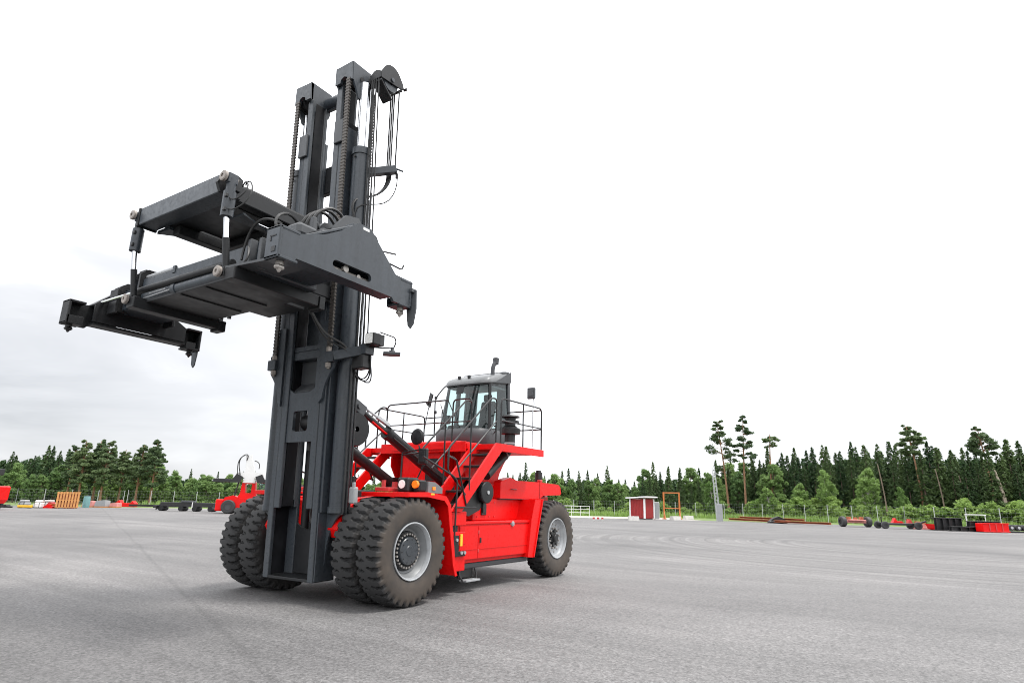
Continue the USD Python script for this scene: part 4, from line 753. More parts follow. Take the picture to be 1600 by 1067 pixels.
b_ = put('cab_base', loft([ring(3.04, .76, XA, -3.70, XB), ring(3.14, .79, XA, -3.58, XB), ring(3.30, .79, XA, -3.56, XB), ring(3.40, .77, XA, -3.60, XB), ring(3.46, .74, XA, -3.66, XB)]), greym, cab, label='dark grey rounded cab base')
put('base_gasket', loft([ring(3.0, .82, XA, -3.58, XB, .02), ring(3.055, .82, XA, -3.58, XB, .02)]), blackm, cab)
# curved windscreen between the front pillars
def glass_band(z0, z1, xf0, xf1, lo, hi, hw=0.735):
    t = np.linspace(lo, hi, 15); e = 2/2.4
    def pt(a, xf, z):
        q = (z-3.46)/1.14; xa = XA+(XT-XA)*q; hh = hw+(HT-0.01-0.735)*q
        return (xa+(xf-xa)*abs(math.cos(a))**e, hh*np.sign(math.sin(a))*abs(math.sin(a))**e, z)
    zs = np.linspace(0, 1, 5); V = []; n = len(t)
    for q in zs:
        for a in t: V.append(pt(a, xf0*(1-q)+xf1*q, z0*(1-q)+z1*q))
    f = []
    for k in range(4):
        for i in range(n-1): f += [[k*n+i, k*n+i+1, (k+1)*n+i+1], [k*n+i, (k+1)*n+i+1, (k+1)*n+i]]
    return trimesh.Trimesh(np.array(V), f, process=False)
put('windscreen', glass_band(3.46, 4.60, -3.66, -3.93, -math.pi/2+0.06, math.pi/2-0.06), glass, cab, smooth=True)
for s in (1, -1):
    put('front_pillar', obox((XA, s*0.735, 3.42), (XT, s*HT, 4.64), 0.075, 0.075), chard, cab)
    put('rear_pillar', obox((XB+0.04, s*0.735, 3.05), (XB+0.04, s*HT, 4.85), 0.09, 0.08), greym, cab)
    put('door_glass', trimesh.Trimesh([(XA-0.03, s*0.742, 3.28), (XB+0.09, s*0.742, 3.28), (XB+0.09, s*HT, 4.74), (XT-0.03, s*HT, 4.60)], [[0, 1, 2], [0, 2, 3]], process=False), glass, cab, smooth=False)
    put('door_frame', [obox((XA-0.05, s*0.745, 3.12), (XB+0.08, s*0.745, 3.12), 0.05, 0.30), obox((XT, s*HT, 4.60), (XB+0.06, s*HT, 4.76), 0.05, 0.05)], greym, cab)
    put('grab_handle', [pipe([(XA-0.1, s*0.80, 3.35), (XA-0.1, s*0.86, 3.42), (XA-0.1, s*0.86, 4.0), (XA-0.1, s*0.80, 4.06)], 0.014, 0.05), pipe([(XA-0.18, s*0.76, 3.9), (XA-0.18, s*0.82, 3.9), (XA-0.18, s*0.82, 3.55), (XA-0.18, s*0.76, 3.55)], 0.016, 0.04)], blackm, cab)
put('rear_column', [obox((XB+0.05, -0.50, 3.5), (XB+0.05, -0.44, 4.72), 0.26, 0.07, upv=(1, 0, 0)), obox((XB+0.05, 0.50, 3.5), (XB+0.05, 0.46, 4.72), 0.26, 0.07, upv=(1, 0, 0)), obox((-4.62, -0.72, 3.4), (-4.62, -0.64, 4.7), 0.10, 0.08, upv=(1, 0, 0))], greym, cab)
put('headlining', box((XB+0.06, -0.62, 4.56), (XT, 0.62, 4.60), 0.01), lgrey, cab)
put('rear_window', trimesh.Trimesh([(XB+0.02, -0.68, 3.6), (XB+0.02, 0.68, 3.6), (XB+0.02, 0.62, 4.72), (XB+0.02, -0.62, 4.72)], [[0, 1, 2], [0, 2, 3]], process=False), glass, cab, smooth=False)
put('rear_wall', [box((XB, -0.70, 3.04), (XB+0.05, 0.70, 3.60), 0.01), box((XB, -0.70, 4.70), (XB+0.05, 0.70, 4.86), 0.01)], chard, cab)
put('roof', loft([ring(4.60, HT+.02, XT, -3.92, XB, .02, 0.18), ring(4.66, HT+.03, XT, -3.92, XB, .02, 0.22), ring(4.72, HT, XT, -4.0, XB, .0, 0.28), ring(4.75, .54, XT-0.05, -4.1, XB, .0, 0.30)]), rimgrey, cab, label='light grey cab roof, higher at the back')
put('roof_trim', loft([ring(4.565, HT+.01, XT, -3.91, XB, .018, 0.15), ring(4.60, HT+.015, XT, -3.91, XB, .022, 0.18)], close=False), chard, cab)
for s in (1, -1): put('roof_side_panel', prism([(XT-0.12, 4.66), (XB-0.02, 5.06), (XB-0.04, 4.80), (XB, 4.76)], 'xz', *sorted((s*(HT+0.02), s*(HT+0.06)))), greym, cab)
put('roof_unit', [prism([(-4.72, 4.85), (-4.78, 5.03), (-5.05, 5.07), (-5.05, 4.85)], 'xz', -0.62, 0.66)], greym, cab)
put('sunshade', [glass_band(4.36, 4.60, -3.87, -3.925, -0.22, 0.06, 0.70)], chard, cab)
put('work_light', [box((-4.08, 0.05, 4.78), (-4.02, 0.14, 4.86), 0.015), rod((-4.05, 0.10, 4.70), (-4.05, 0.10, 4.80), 0.015, 6)], blackm, cab)
put('work_light', [box((-4.08, -0.26, 4.78), (-4.02, -0.17, 4.86), 0.015), rod((-4.05, -0.21, 4.70), (-4.05, -0.21, 4.80), 0.015, 6)], blackm, cab)
put('roof_rail', [pipe([(-4.06, -0.62, 4.64), (-4.06, -0.2, 4.76), (-4.1, 0.3, 4.79)], 0.014)], blackm, cab)
put('snorkel', [tube(fillet([(-4.45, 0.55, 4.85), (-4.45, 0.55, 5.10), (-4.52, 0.58, 5.26)], 0.1), 0.055, 14), moved(lathe([(-0.1, 0.02), (-0.08, 0.075), (0.08, 0.085), (0.1, 0.03)], axis='z', n=16), (-4.54, 0.58, 5.27))], greym, cab)
put('wiper', [rod((-3.66, 0.15, 3.48), (-3.70, -0.28, 4.2), 0.012, 6), rod((-3.67, -0.25, 3.48), (-3.69, -0.5, 4.1), 0.012, 6)], blackm, cab)
put('outer_guard', [pipe([(-3.92, -0.85, 3.30), (-3.92, -0.88, 4.3), (-4.1, -0.74, 4.62), (-4.1, -0.56, 4.70)], 0.018, 0.15), box((-3.95, -0.90, 4.28), (-3.90, -0.82, 4.36), 0.01), box((-3.95, -0.90, 3.9), (-3.90, -0.82, 3.98), 0.01)], blackm, cab)
seat = put('seat', [box((-4.75, -0.05, 3.40), (-4.30, 0.42, 3.60), 0.06), obox((-4.72, 0.18, 3.58), (-4.86, 0.18, 4.28), 0.44, 0.14, upv=(1, 0, 0), ch=0.05), box((-4.84, 0.06, 4.28), (-4.76, 0.30, 4.46), 0.03), rod((-4.52, 0.18, 3.05), (-4.52, 0.18, 3.42), 0.1, 12)], chard, cab)
put('steering_wheel', [rod((-4.0, 0.15, 3.45), (-4.10, 0.15, 3.75), 0.03, 8), tube([(-4.10+0.07*math.cos(t), 0.15+0.17*math.sin(t), 3.75+0.14*math.cos(t)) for t in np.linspace(0, 2*np.pi, 20)], 0.014)], blackm, cab)
put('dashboard', [box((-3.98, -0.35, 3.44), (-3.78, 0.40, 3.56), 0.04), box((-4.35, 0.45, 3.42), (-4.05, 0.60, 3.68), 0.04), box((-4.0, -0.6, 3.62), (-3.92, -0.38, 3.84), 0.02)], chard, cab)
put('cab_floor', box((XB+0.05, -0.7, 3.30), (XA, 0.7, 3.34), 0.005), chard, cab)

# ---- mirrors and mast lamp ---------------------------------------------------
mr = hp('mirror', [moved(lathe([(-0.03, 0.0), (-0.03, 0.14), (0.01, 0.155), (0.04, 0.13), (0.06, 0.06), (0.065, 0.0)], axis='x', n=28), (-0.55, 1.55, 2.90))], chard, label='round convex mirror on a stalk')
put('mirror_stalk', [pipe([(-0.55, 1.60, 2.74), (-0.56, 1.62, 2.66), (-0.52, 1.30, 2.62), (-0.50, 1.24, 2.60), (-0.50, 1.24, 1.90)], 0.014, 0.05), pipe([(-0.56, 1.62, 2.66), (-0.52, 1.68, 2.58)], 0.014)], blackm, mr)
m2 = hp('mirror', [box((-0.60, 1.60, 2.38), (-0.53, 1.82, 2.68), 0.03), box((-0.53, 1.64, 2.42), (-0.51, 1.78, 2.62), 0.02)], blackm, label='square mirror on the mudguard rail')
put('mirror_stalk', [pipe([(-0.50, 1.24, 2.56), (-0.56, 1.62, 2.60)], 0.014), pipe([(-0.58, 1.72, 2.38), (-0.6, 1.60, 2.2), (-0.6, 1.45, 1.9)], 0.014)], blackm, m2)
m3 = hp('mirror', [box((-4.34, 1.70, 4.16), (-4.27, 1.92, 4.44), 0.04), box((-4.27, 1.74, 4.22), (-4.255, 1.88, 4.38), 0.01)], greym, label='square mirror above the platform rail')
put('mirror_stalk', [pipe([(-4.32, 1.86, 4.2), (-4.34, 1.88, 4.0), (-4.28, 1.87, 3.9), (-4.28, 1.87, 3.0)], 0.013, 0.05)], galv, m3)
m4 = hp('mirror', [obox((-4.52, -1.60, 4.22), (-4.46, -1.46, 4.56), 0.03, 0.20)], blackm, label='mirror seen edge on above the far rail')
put('mirror_stalk', [pipe([(-4.5, -1.55, 4.3), (-4.5, -1.60, 4.1), (-4.5, -1.80, 3.0)], 0.013, 0.05), box((-4.53, -1.66, 4.28), (-4.46, -1.58, 4.34), 0.01)], blackm, m4)
fl_ = mp('flood_lamp', [box((0.56, 1.44, 4.42), (0.76, 1.66, 4.64), 0.02)], chard)
put('lamp_lens', lean([box((0.762, 1.46, 4.44), (0.77, 1.64, 4.62), 0.005)]), lampglass, fl_)
put('lamp_fins', lean([box((0.46, 1.45+0.03*k, 4.43), (0.56, 1.46+0.03*k, 4.63), 0) for k in range(7)]), blackm, fl_)
fl2 = mp('work_lamp', [obox((0.34, 1.50, 4.33), (0.12, 1.72, 4.33), 0.22, 0.05), rod((0.22, 1.61, 4.34), (0.22, 1.61, 4.46), 0.03, 10), box((0.18, 1.56, 4.35), (0.27, 1.66, 4.40), 0.015)], greym)
put('bracket', lean([pipe([(0.60, 1.66, 4.66), (0.22, 1.66, 4.64), (0.18, 1.66, 4.56), (0.20, 1.62, 4.44)], 0.012, 0.06), pipe([(0.66, 1.45, 4.40), (0.22, 1.61, 4.44)], 0.014)]), blackm, fl2)

exec_background = True
# ================================================================ background
def local(loc_lat, dep): return yard3(loc_lat, dep)
def small_wheel(r, w, n=20):
    return lathe([(-w/2, r*0.45), (-w/2, r*0.88), (-w*0.35, r), (w*0.35, r), (w/2, r*0.88), (w/2, r*0.45)], n=n), lathe([(-w*0.38, 0.0), (-w*0.38, r*0.46), (w*0.38, r*0.46), (w*0.38, 0.0)], n=n)
def add_wheel(parent, x, y, r, w, rimm=silver, name='wheel'):
    a, b = small_wheel(r, w)
    wh = put(name, moved(a, (x, y, r)), greentread, parent); put('rim', moved(b, (x, y, r)), rimm, wh); return wh

# --- fence of posts and wire
def fence(pts, label, h=2.1, step=3.0):
    f = thing('wire_fence', label, 'fence')
    P = [np.array(yard(*q)) for q in pts]; wires = []
    for a, b in zip(P[:-1], P[1:]):
        L = np.linalg.norm(b-a); n = max(1, round(L/step)); d = (b-a)/L
        for i in range(n+1):
            q = a+d*L*i/n
            put('post', [rod((q[0], q[1], -0.1), (q[0], q[1], h+0.05), 0.036, 8)], galv, f)
        nh, nv = 6, int(L/0.36)
        for k in range(nh):
            z = 0.1+(h-0.15)*k/(nh-1); wires.append(rod((*a, z), (*b, z), 0.003, 3))
        for k in range(nv):
            q = a+d*L*(k+.5)/nv; wires.append(rod((*q, 0.05), (*q, h-0.03), 0.0026, 3))
    put('wire_mesh', wires, galv, f, smooth=False, kind='stuff')
fence([(60, 58.5), (46, 74), (31, 91.5)], 'wire mesh fence on grey posts along the right side of the yard')
fence([(30, 92), (-20, 92), (-52, 87)], 'wire mesh fence on grey posts across the back of the yard behind the red shed')
fence([(-52.5, 87), (-64, 83), (-90, 70)], 'wire mesh fence on grey posts behind the slatted crate', 2.0)

# --- shed
sh = thing('shed', 'small red wooden shed with white corner boards and flat white roof', 'shed', yard3(16.35, 78), YR-0.78)
HW = 0.98
put('wall', [box((-HW, -HW, 0.12), (HW, HW, 2.30), 0.0)], falured, sh, smooth=False)
for k in range(9):
    x = -HW+0.03+k*0.215; put('board', [box((x, -HW-0.026, 0.12), (x+0.18, -HW-0.002, 2.36), 0.004)], falured, sh, smooth=False)
    put('board', [box((-HW-0.026, x, 0.12), (-HW-0.002, x+0.18, 2.36), 0.004)], falured, sh, smooth=False); put('board', [box((HW+0.002, x, 0.12), (HW+0.026, x+0.18, 2.36), 0.004)], falured, sh, smooth=False)
for x, y in ((-HW-0.03, -HW-0.03), (HW+0.03, -HW-0.03), (-HW-0.03, HW+0.03), (HW+0.03, HW+0.03)): put('corner_board', box((x-0.085, y-0.085, 0.10), (x+0.085, y+0.085, 2.40), 0.003), white, sh)
put('roof', obox((-1.45, 0, 2.46), (1.40, 0, 2.62), 2.75, 0.14), white, sh)
put('skid', box((-HW, -0.8, 0.0), (HW, -0.6, 0.118), 0), blackm, sh); put('skid', box((-HW, 0.6, 0.0), (HW, 0.8, 0.118), 0), blackm, sh)
cb = thing('electric_cabinet', 'plain white box standing against the right end of the red shed', 'cabinet', yard3(18.25, 78.6), YR-0.1)
put('body', box((-0.32, -0.35, 0.0), (0.32, 0.35, 2.05), 0.02), white, cb); put('door', box((-0.29, -0.37, 0.1), (0.29, -0.352, 2.0), 0.005), lgrey, cb)
# --- orange frame
of = thing('lifting_frame', 'tall orange steel frame like a goal beside the red shed', 'steel frame', yard3(20.6, 80.3), YR)
for x in (-0.98, 0.98):
    put('upright', box((x-0.08, -0.08, 0.0), (x+0.08, 0.08, 3.30), 0.01), orangep, of)
    put('foot', [box((x-0.1, -0.7, 0.0), (x+0.1, 0.7, 0.12), 0.01), obox((x, -0.55, 0.1), (x, -0.05, 0.9), 0.08, 0.08)], orangep, of)
put('top_beam', box((-0.90, -0.07, 3.14), (0.90, 0.07, 3.28), 0.01), orangep, of); put('lower_beam', box((-0.90, -0.06, 1.28), (0.90, 0.06, 1.40), 0.01), orangep, of)
# --- lamp mast with cabinet
lm = thing('floodlight_pole', 'pale grey lattice pole with box foot right of the orange frame', 'pole', yard3(24.9, 75.6), YR)
for x, y in ((-0.2, -0.2), (0.2, -0.2), (0.2, 0.2), (-0.2, 0.2)): put('leg', obox((x, y, 0), (x*0.6-0.32, y*0.6, 6.3), 0.05, 0.05, upv=(1, 0, 0)), galv, lm)
put('lattice', [obox((x0*0.97, -0.19, z), (x0*-0.9, -0.17, z+0.5), 0.025, 0.025) for z, x0 in [(0.2+0.55*k, 0.2 if k % 2 else -0.2) for k in range(4)]]+[rod((-0.18-0.05*z, -0.15, z), (0.16-0.05*z, -0.15, z), 0.016, 5) for z in np.arange(0.4, 6.2, 0.4)], galv, lm, kind='stuff')
put('cabinet', box((-0.32, -0.42, 0.0), (0.38, -0.22, 2.0), 0.01), lgrey, lm)
# --- concrete blocks, barriers, railing
for k, (la, de, lab) in enumerate([(13.75, 70.2, 'grey concrete block lying in front of the red shed'), (23.2, 82.3, 'pale concrete block right of the orange frame'), (20.0, 76.5, 'low concrete block at the foot of the orange frame')]):
    cbk = thing('concrete_block', lab, 'block', yard3(la, de), YR+0.2*k)
    put('body', prism([(-0.42, 0), (0.42, 0), (0.30, 0.45), (-0.30, 0.45)], 'yz', -0.55, 0.55), conc, cbk); put('lifting_eye', rod((0, -0.1, 0.45), (0, 0.1, 0.45), 0.05, 8), steel, cbk)
br = thing('road_barrier', 'low red and white striped barrier on the asphalt left of the shed', 'barrier', yard3(9.2, 65.5), YR)
for k in range(5): put('panel', box((-0.55+0.22*k, -0.04, 0.18), (-0.335+0.22*k, 0.04, 0.36), 0.006), redfar if k % 2 == 0 else white, br)
put('foot', box((-0.5, -0.25, 0), (-0.4, 0.25, 0.18), 0.01), conc, br); put('foot', box((0.4, -0.25, 0), (0.5, 0.25, 0.18), 0.01), conc, br)
rl = thing('white_railing', 'low white pipe railing just right of the rear wheel', 'railing', yard3(9.0, 85), YR)
for x in (-1.8, -0.6, 0.6, 1.8): put('post', rod((x, 0, 0), (x, 0, 1.35), 0.035, 8), white, rl)
for z in (0.5, 0.95, 1.35): put('rail', rod((-1.8, 0, z), (1.8, 0, z), 0.03, 8), white, rl)

# --- stacked steel beams on the right
bm_specs = [((27.3, 79.0), (31.0, 70.5), 0.10, 0.24, 'long rust-red steel beam lying by the lamp pole end'), ((28.6, 79.0), (32.4, 70.0), 0.34, 0.22, 'upper rust-red steel beam lying across the longest one'),
            ((29.8, 71.5), (33.4, 66.2), 0.10, 0.22, 'short rust-red beam lying just left of the wheel axles')]
for (a, b, z0, hh, lab) in bm_specs:
    A, B = yard3(*a), yard3(*b); t = thing('steel_beam', lab, 'beam')
    A, B = np.array(A)+[0, 0, z0+hh/2], np.array(B)+[0, 0, z0+hh/2]
    put('web', obox(A, B, 0.04, hh-0.06), rust, t); put('flange', obox(A+[0, 0, hh/2-0.02], B+[0, 0, hh/2-0.02], 0.5, 0.03), rust, t); put('flange', obox(A-[0, 0, hh/2-0.02], B-[0, 0, hh/2-0.02], 0.5, 0.03), rust, t)
mb = thing('machine_part', 'dark steel part lying on the rust-red beams', 'machine part', yard3(30.3, 72.0, 0.0), YR)
put('body', prism([(-0.9, 0.2), (0.9, 0.2), (0.7, 0.5), (0.1, 0.75), (-0.6, 0.5)], 'xz', -0.3, 0.3), chard, mb); put('base', box((-1.0, -0.35, 0.0), (1.0, 0.35, 0.2), 0.02), blackm, mb)
# --- axles and wheel sets
ax = thing('wheel_axle', 'rust-red trailer axle standing between two big black wheels', 'axle', yard3(35.0, 64.4), YR+0.05)
for x in (-1.35, 1.25):
    a, b = small_wheel(0.50, 0.46); put('wheel', moved(trimesh.Trimesh(a.vertices[:, [1, 0, 2]], a.faces[:, ::-1]), (x, 0, 0.50)), greentread, ax); put('rim', moved(trimesh.Trimesh(b.vertices[:, [1, 0, 2]], b.faces[:, ::-1]), (x, 0, 0.50)), galv if x > 0 else blackm, ax)
put('axle_beam', [box((-1.1, -0.2, 0.38), (1.0, 0.2, 0.62), 0.02), box((-0.9, -0.5, 0.6), (0.8, 0.5, 0.72), 0.02)], pinkred, ax)
put('spring_bracket', [box((-0.8, -0.25, 0.72), (-0.6, 0.25, 0.98), 0.01), box((0.5, -0.25, 0.72), (0.7, 0.25, 0.98), 0.01), box((-0.1, -0.2, 0.72), (0.1, 0.2, 0.92), 0.01)], rust, ax)
cf = thing('trailer_chassis', 'low black trailer chassis with red brackets right of the rust-red axle', 'chassis', yard3(37.0, 60.8), YR-0.10)
put('frame', [box((-1.6, -0.5, 0.35), (1.7, -0.36, 0.55), 0.01), box((-1.6, 0.36, 0.35), (1.7, 0.5, 0.55), 0.01), box((-1.2, -0.36, 0.37), (-1.0, 0.36, 0.5), 0.01), box((1.0, -0.36, 0.37), (1.2, 0.36, 0.5), 0.01)], blackm, cf)
for x, y in ((-1.45, -0.72), (-1.45, 0.72), (1.5, -0.72), (1.5, 0.72)): add_wheel(cf, x, y, 0.34, 0.28, blackm)
put('bracket', prism([(-0.5, 0.55), (0.5, 0.55), (0.3, 0.72), (-0.1, 0.72), (-0.25, 1.0), (-0.38, 0.72)], 'xz', -0.25, 0.25), red, cf); put('bracket', prism([(0.9, 0.55), (1.3, 0.55), (1.15, 0.9), (0.98, 0.9)], 'xz', -0.2, 0.2), redfar, cf)
put('drawbar', obox((1.7, 0, 0.45), (2.6, 0, 0.75), 0.14, 0.14), blackm, cf); put('jack', rod((-1.55, -0.3, 0.55), (-1.55, -0.3, 1.1), 0.05, 8), blackm, cf)
rf = thing('welded_frame', 'pale red welded frame lying between the trailer chassis and red bucket', 'steel frame', yard3(39.9, 61.6), YR)
put('base', [box((-0.9, -0.5, 0.0), (0.8, 0.5, 0.22), 0.02), box((-0.8, -0.4, 0.22), (0.2, 0.4, 0.45), 0.02)], pinkred, rf); put('rib', [box((-0.5, -0.42, 0.45), (-0.42, 0.42, 0.72), 0.01), box((0.0, -0.42, 0.45), (0.08, 0.42, 0.66), 0.01)], rust, rf)
bu = thing('bucket_part', 'bright red dished steel part in front of the stacked black beams', 'machine part', yard3(40.2, 59.6), YR)
put('shell', prism([(-0.95, 0.55), (-0.75, 0.08), (-0.5, 0.0), (0.6, 0.0), (0.85, 0.12), (1.0, 0.62), (0.86, 0.60), (0.7, 0.2), (-0.55, 0.16), (-0.82, 0.55)], 'xz', -0.6, 0.6), red, bu); put('side_plate', prism([(-0.9, 0.5), (-0.7, 0.1), (0.75, 0.1), (0.95, 0.58)], 'xz', 0.6, 0.65), red, bu)
for k, (la, de, z, x0, x1, hh, lab) in enumerate([(41.2, 57.4, 0.0, -1.6, 1.6, 0.42, 'lowest of the three stacked black steel girders'), (43.0, 57.6, 0.42, -1.6, 1.2, 0.50, 'black steel girder at the right on top of the lowest one'), (40.4, 58.6, 0.0, -1.3, 1.1, 1.14, 'tall black girder behind the red dished part')]):
    g = thing('steel_girder', lab, 'girder', yard3(la, de, z), YR-0.04)
    put('web', box((x0, -0.05, 0.06), (x1, 0.05, hh-0.06), 0), blackm, g); put('flange', box((x0, -0.28, 0.0), (x1, 0.28, 0.06), 0.008), blackm, g); put('flange', box((x0, -0.28, hh-0.06), (x1, 0.28, hh), 0.008), chard, g)
    for q in np.linspace(x0+0.1, x1-0.1, 5): put('stiffener', box((q-0.02, -0.27, 0.06), (q+0.02, -0.05, hh-0.06), 0), blackm, g)
rb = thing('red_crate', 'bright red steel box with ribbed front at the right end of the scrap row', 'steel box', yard3(42.8, 56.6), YR-0.03)
put('body', box((-1.1, -0.5, 0.06), (1.1, 0.5, 0.76), 0.02), red, rb); put('rim', [box((-1.14, -0.54, 0.72), (1.14, -0.50, 0.81), 0.005), box((-1.14, -0.54, 0.04), (1.14, -0.50, 0.12), 0.005)], red, rb)
for x in (-0.55, 0.0, 0.55): put('rib', box((x-0.04, -0.54, 0.12), (x+0.04, -0.50, 0.72), 0.005), redfar, rb)
wr = thing('pipe_trestle', 'thin white pipe trestle standing behind the bright red steel box', 'trestle', yard3(43.6, 59.5), YR)
for x in (-0.9, 0.9): put('leg', rod((x, 0, 0), (x, 0, 1.45), 0.03, 8), white, wr)
put('top_rail', rod((-1.0, 0, 1.45), (1.0, 0, 1.45), 0.035, 8), white, wr)
rs = thing('roller_rack', 'row of black rollers with pale hubs at the right edge of the photo', 'roller rack', yard3(46.0, 57.4), YR)
for k in range(5):
    r_ = put('roller', moved(lathe([(-0.5, 0.02), (-0.5, 0.25), (0.5, 0.25), (0.5, 0.02)], n=18), (-1.2+0.62*k, 0, 0.42)), greentread, rs); put('hub', rod((-1.2+0.62*k, -0.54, 0.42), (-1.2+0.62*k, -0.5, 0.42), 0.12, 10), galv, r_)
put('rack', [box((-1.6, -0.45, 0.0), (1.7, -0.35, 0.12), 0.01), box((-1.6, 0.35, 0.0), (1.7, 0.45, 0.12), 0.01)], blackm, rs)

# --- left side: crate, pile, trestles, reach stacker
crt = thing('slatted_crate', 'tall orange timber crate with upright slats at the left', 'crate', yard3(-48.0, 69.6), YR+0.58)
put('core', box((-0.98, -0.8, 0.16), (0.98, 0.8, 1.62), 0), rust, crt, smooth=False)
for k in range(8): x = -1.02+k*0.262; put('slat', box((x, -0.90, 0.10), (x+0.165, -0.86, 1.68), 0.005), wood, crt)
for z in (0.12, 0.85, 1.58): put('batten', box((-1.05, -0.86, z-0.05), (1.05, -0.82, z+0.05), 0.004), wood, crt)
for x in (-0.8, 0.0, 0.8): put('skid', box((x-0.06, -0.85, 0.0), (x+0.06, 0.85, 0.10), 0), wooda, crt)
put('lid', box((-1.05, -0.88, 1.685), (1.05, 0.85, 1.73), 0.004), wood, crt)
bn = thing('waste_barrel', 'blue-green plastic barrel beside the slatted crate', 'barrel', yard3(-49.2, 74.5))
put('body', lathe([(0.0, 0.0), (0.0, 0.33), (0.3, 0.37), (0.6, 0.37), (1.2, 0.34), (1.3, 0.30), (1.3, 0.0)], axis='z', n=20), teal, bn); put('lid', moved(lathe([(1.3, 0.31), (1.36, 0.31), (1.38, 0.0)], axis='z', n=20), (0, 0, 0)), greym, bn)
pile = [(-52.2, 69.0, 0.9, 0.35, lgrey, 'grey wrapped bundle at the left end of the scrap pile', 'bundle'), (-51.0, 69.2, 1.2, 0.28, greym, 'dark steel bracket in front of the grey bundle', 'machine part'),
        (-50.6, 67.0, 1.6, 0.22, yellow, 'flat yellow steel bar lying in front of the scrap pile', 'bar'), (-50.0, 70.0, 1.1, 0.62, redfar, 'red machine casting in the middle of the scrap pile', 'machine part'),
        (-49.2, 68.6, 0.9, 0.40, red, 'bright red bracket at the right end of the scrap pile by the crate', 'machine part'), (-51.6, 71.5, 1.0, 0.75, rust, 'rust-brown casting standing at the back of the scrap pile', 'machine part'),
        (-50.2, 71.6, 0.8, 0.85, blackm, 'tall dark casting standing behind the red casting', 'machine part'), (-49.9, 68.0, 0.7, 0.30, white, 'small white wrapped bundle in front of the red casting', 'bundle'),
        (-51.5, 68.0, 0.9, 0.24, chard, 'black steel bar lying left of the yellow bar', 'bar'), (-48.9, 71.2, 0.8, 0.55, red, 'red lug standing behind the bright red bracket', 'machine part'),
        (-50.9, 70.9, 1.1, 0.70, conc, 'largest pale bundle, behind the dark bracket', 'bundle'), (-49.5, 69.6, 0.8, 0.45, orangep, 'small orange part beside the bright red bracket', 'machine part'),
        (-52.8, 67.4, 0.8, 0.32, blackm, 'black round-ended part at the far left of the scrap pile', 'machine part')]
for k, (la, de, L_, hh, m_, lab, cat) in enumerate(pile):
    t = thing('scrap_part' if cat == 'machine part' else ('wrapped_bundle' if cat == 'bundle' else 'steel_bar'), lab, cat, yard3(la, de), YR+0.2*math.sin(k*2.1))
    if cat == 'machine part':
        put('body', prism([(-L_/2, 0.0), (L_/2, 0.0), (L_*0.5, hh*0.45), (L_*0.22, hh*0.55), (L_*0.12, hh), (-L_*0.15, hh), (-L_*0.3, hh*0.5), (-L_*0.5, hh*0.4)], 'xz', -0.3, 0.3), m_, t)
        put('boss', rod((0, -0.36, hh*0.35), (0, 0.36, hh*0.35), hh*0.2, 14), m_, t)
    elif cat == 'bundle':
        put('body', [box((-L_/2, -0.4, 0.05), (L_/2, 0.4, 0.55), 0.08), box((-L_*0.4, -0.35, 0.55), (L_*0.35, 0.35, 0.82), 0.08)], m_, t); put('strap', [box((x, -0.41, 0.04), (x+0.04, 0.41, 0.57), 0) for x in (-0.25, 0.2)], blackm, t)
    else:
        put('body', box((-L_/2, -0.15, 0.08), (L_/2, 0.15, hh+0.08), 0.02), m_, t); put('foot', box((-L_*0.4, -0.2, 0), (-L_*0.3, 0.2, 0.08), 0), blackm, t); put('foot', box((L_*0.3, -0.2, 0), (L_*0.4, 0.2, 0.08), 0), blackm, t)
for k, (la, de, m_, lab) in enumerate([(-50.4, 77.0, pinkred, 'pale pink tarpaulin-covered load right of the slatted crate'), (-48.9, 77.0, lgrey, 'grey box pallet between the pink loads'), (-47.6, 77.5, pinkred, 'small pale pink load right of the grey box pallet')]):
    t = thing('covered_load', lab, 'load', yard3(la, de), YR)
    w_ = (1.3, 1.3, 0.9)[k]; hh = (0.72, 0.80, 0.55)[k]
    put('pallet', [box((-w_/2, -0.5, 0), (w_/2, 0.5, 0.14), 0)], wooda, t); put('cover', prism([(-w_/2, 0.14), (w_/2, 0.14), (w_*0.46, hh), (w_*0.1, hh*1.05), (-w_*0.42, hh*0.95)], 'xz', -0.5, 0.5), m_, t)
rp = thing('red_yoke', 'low bright red yoke-shaped steel part in front of the back fence', 'machine part', yard3(-50.3, 84.0), YR)
put('body', prism([(-1.35, 0.0), (1.35, 0.0), (1.35, 0.45), (1.0, 0.75), (0.75, 0.45), (-0.5, 0.50), (-0.7, 0.85), (-1.0, 0.60), (-1.35, 0.35)], 'xz', -0.4, 0.4), red, rp); put('boss', rod((-0.85, -0.46, 0.45), (-0.85, 0.46, 0.45), 0.16, 14), redfar, rp)
lf = thing('black_frame', 'long low black steel frame lying along the back fence', 'steel frame', yard3(-46.0, 83.0), YR)
put('rail', [box((-3.0, -0.5, 0.1), (3.0, -0.38, 0.36), 0.01), box((-3.0, 0.38, 0.1), (3.0, 0.5, 0.36), 0.01)], blackm, lf)
for x in (-2.6, -0.9, 0.9, 2.6): put('crossbar', box((x-0.08, -0.38, 0.14), (x+0.08, 0.38, 0.30), 0.01), chard, lf)
sb = thing('spreader_frame', 'black spreader frame resting on round-ended supports left of the red reach stacker', 'spreader frame', yard3(-34.2, 68.3), YR-0.05)
put('main_beam', [box((-2.9, -0.4, 0.45), (2.9, 0.4, 0.92), 0.03)], blackm, sb)
for x in (-2.7, -0.5, 1.0, 2.7): put('support', [rod((x, -0.55, 0.28), (x, 0.55, 0.28), 0.27, 16)], chard, sb)
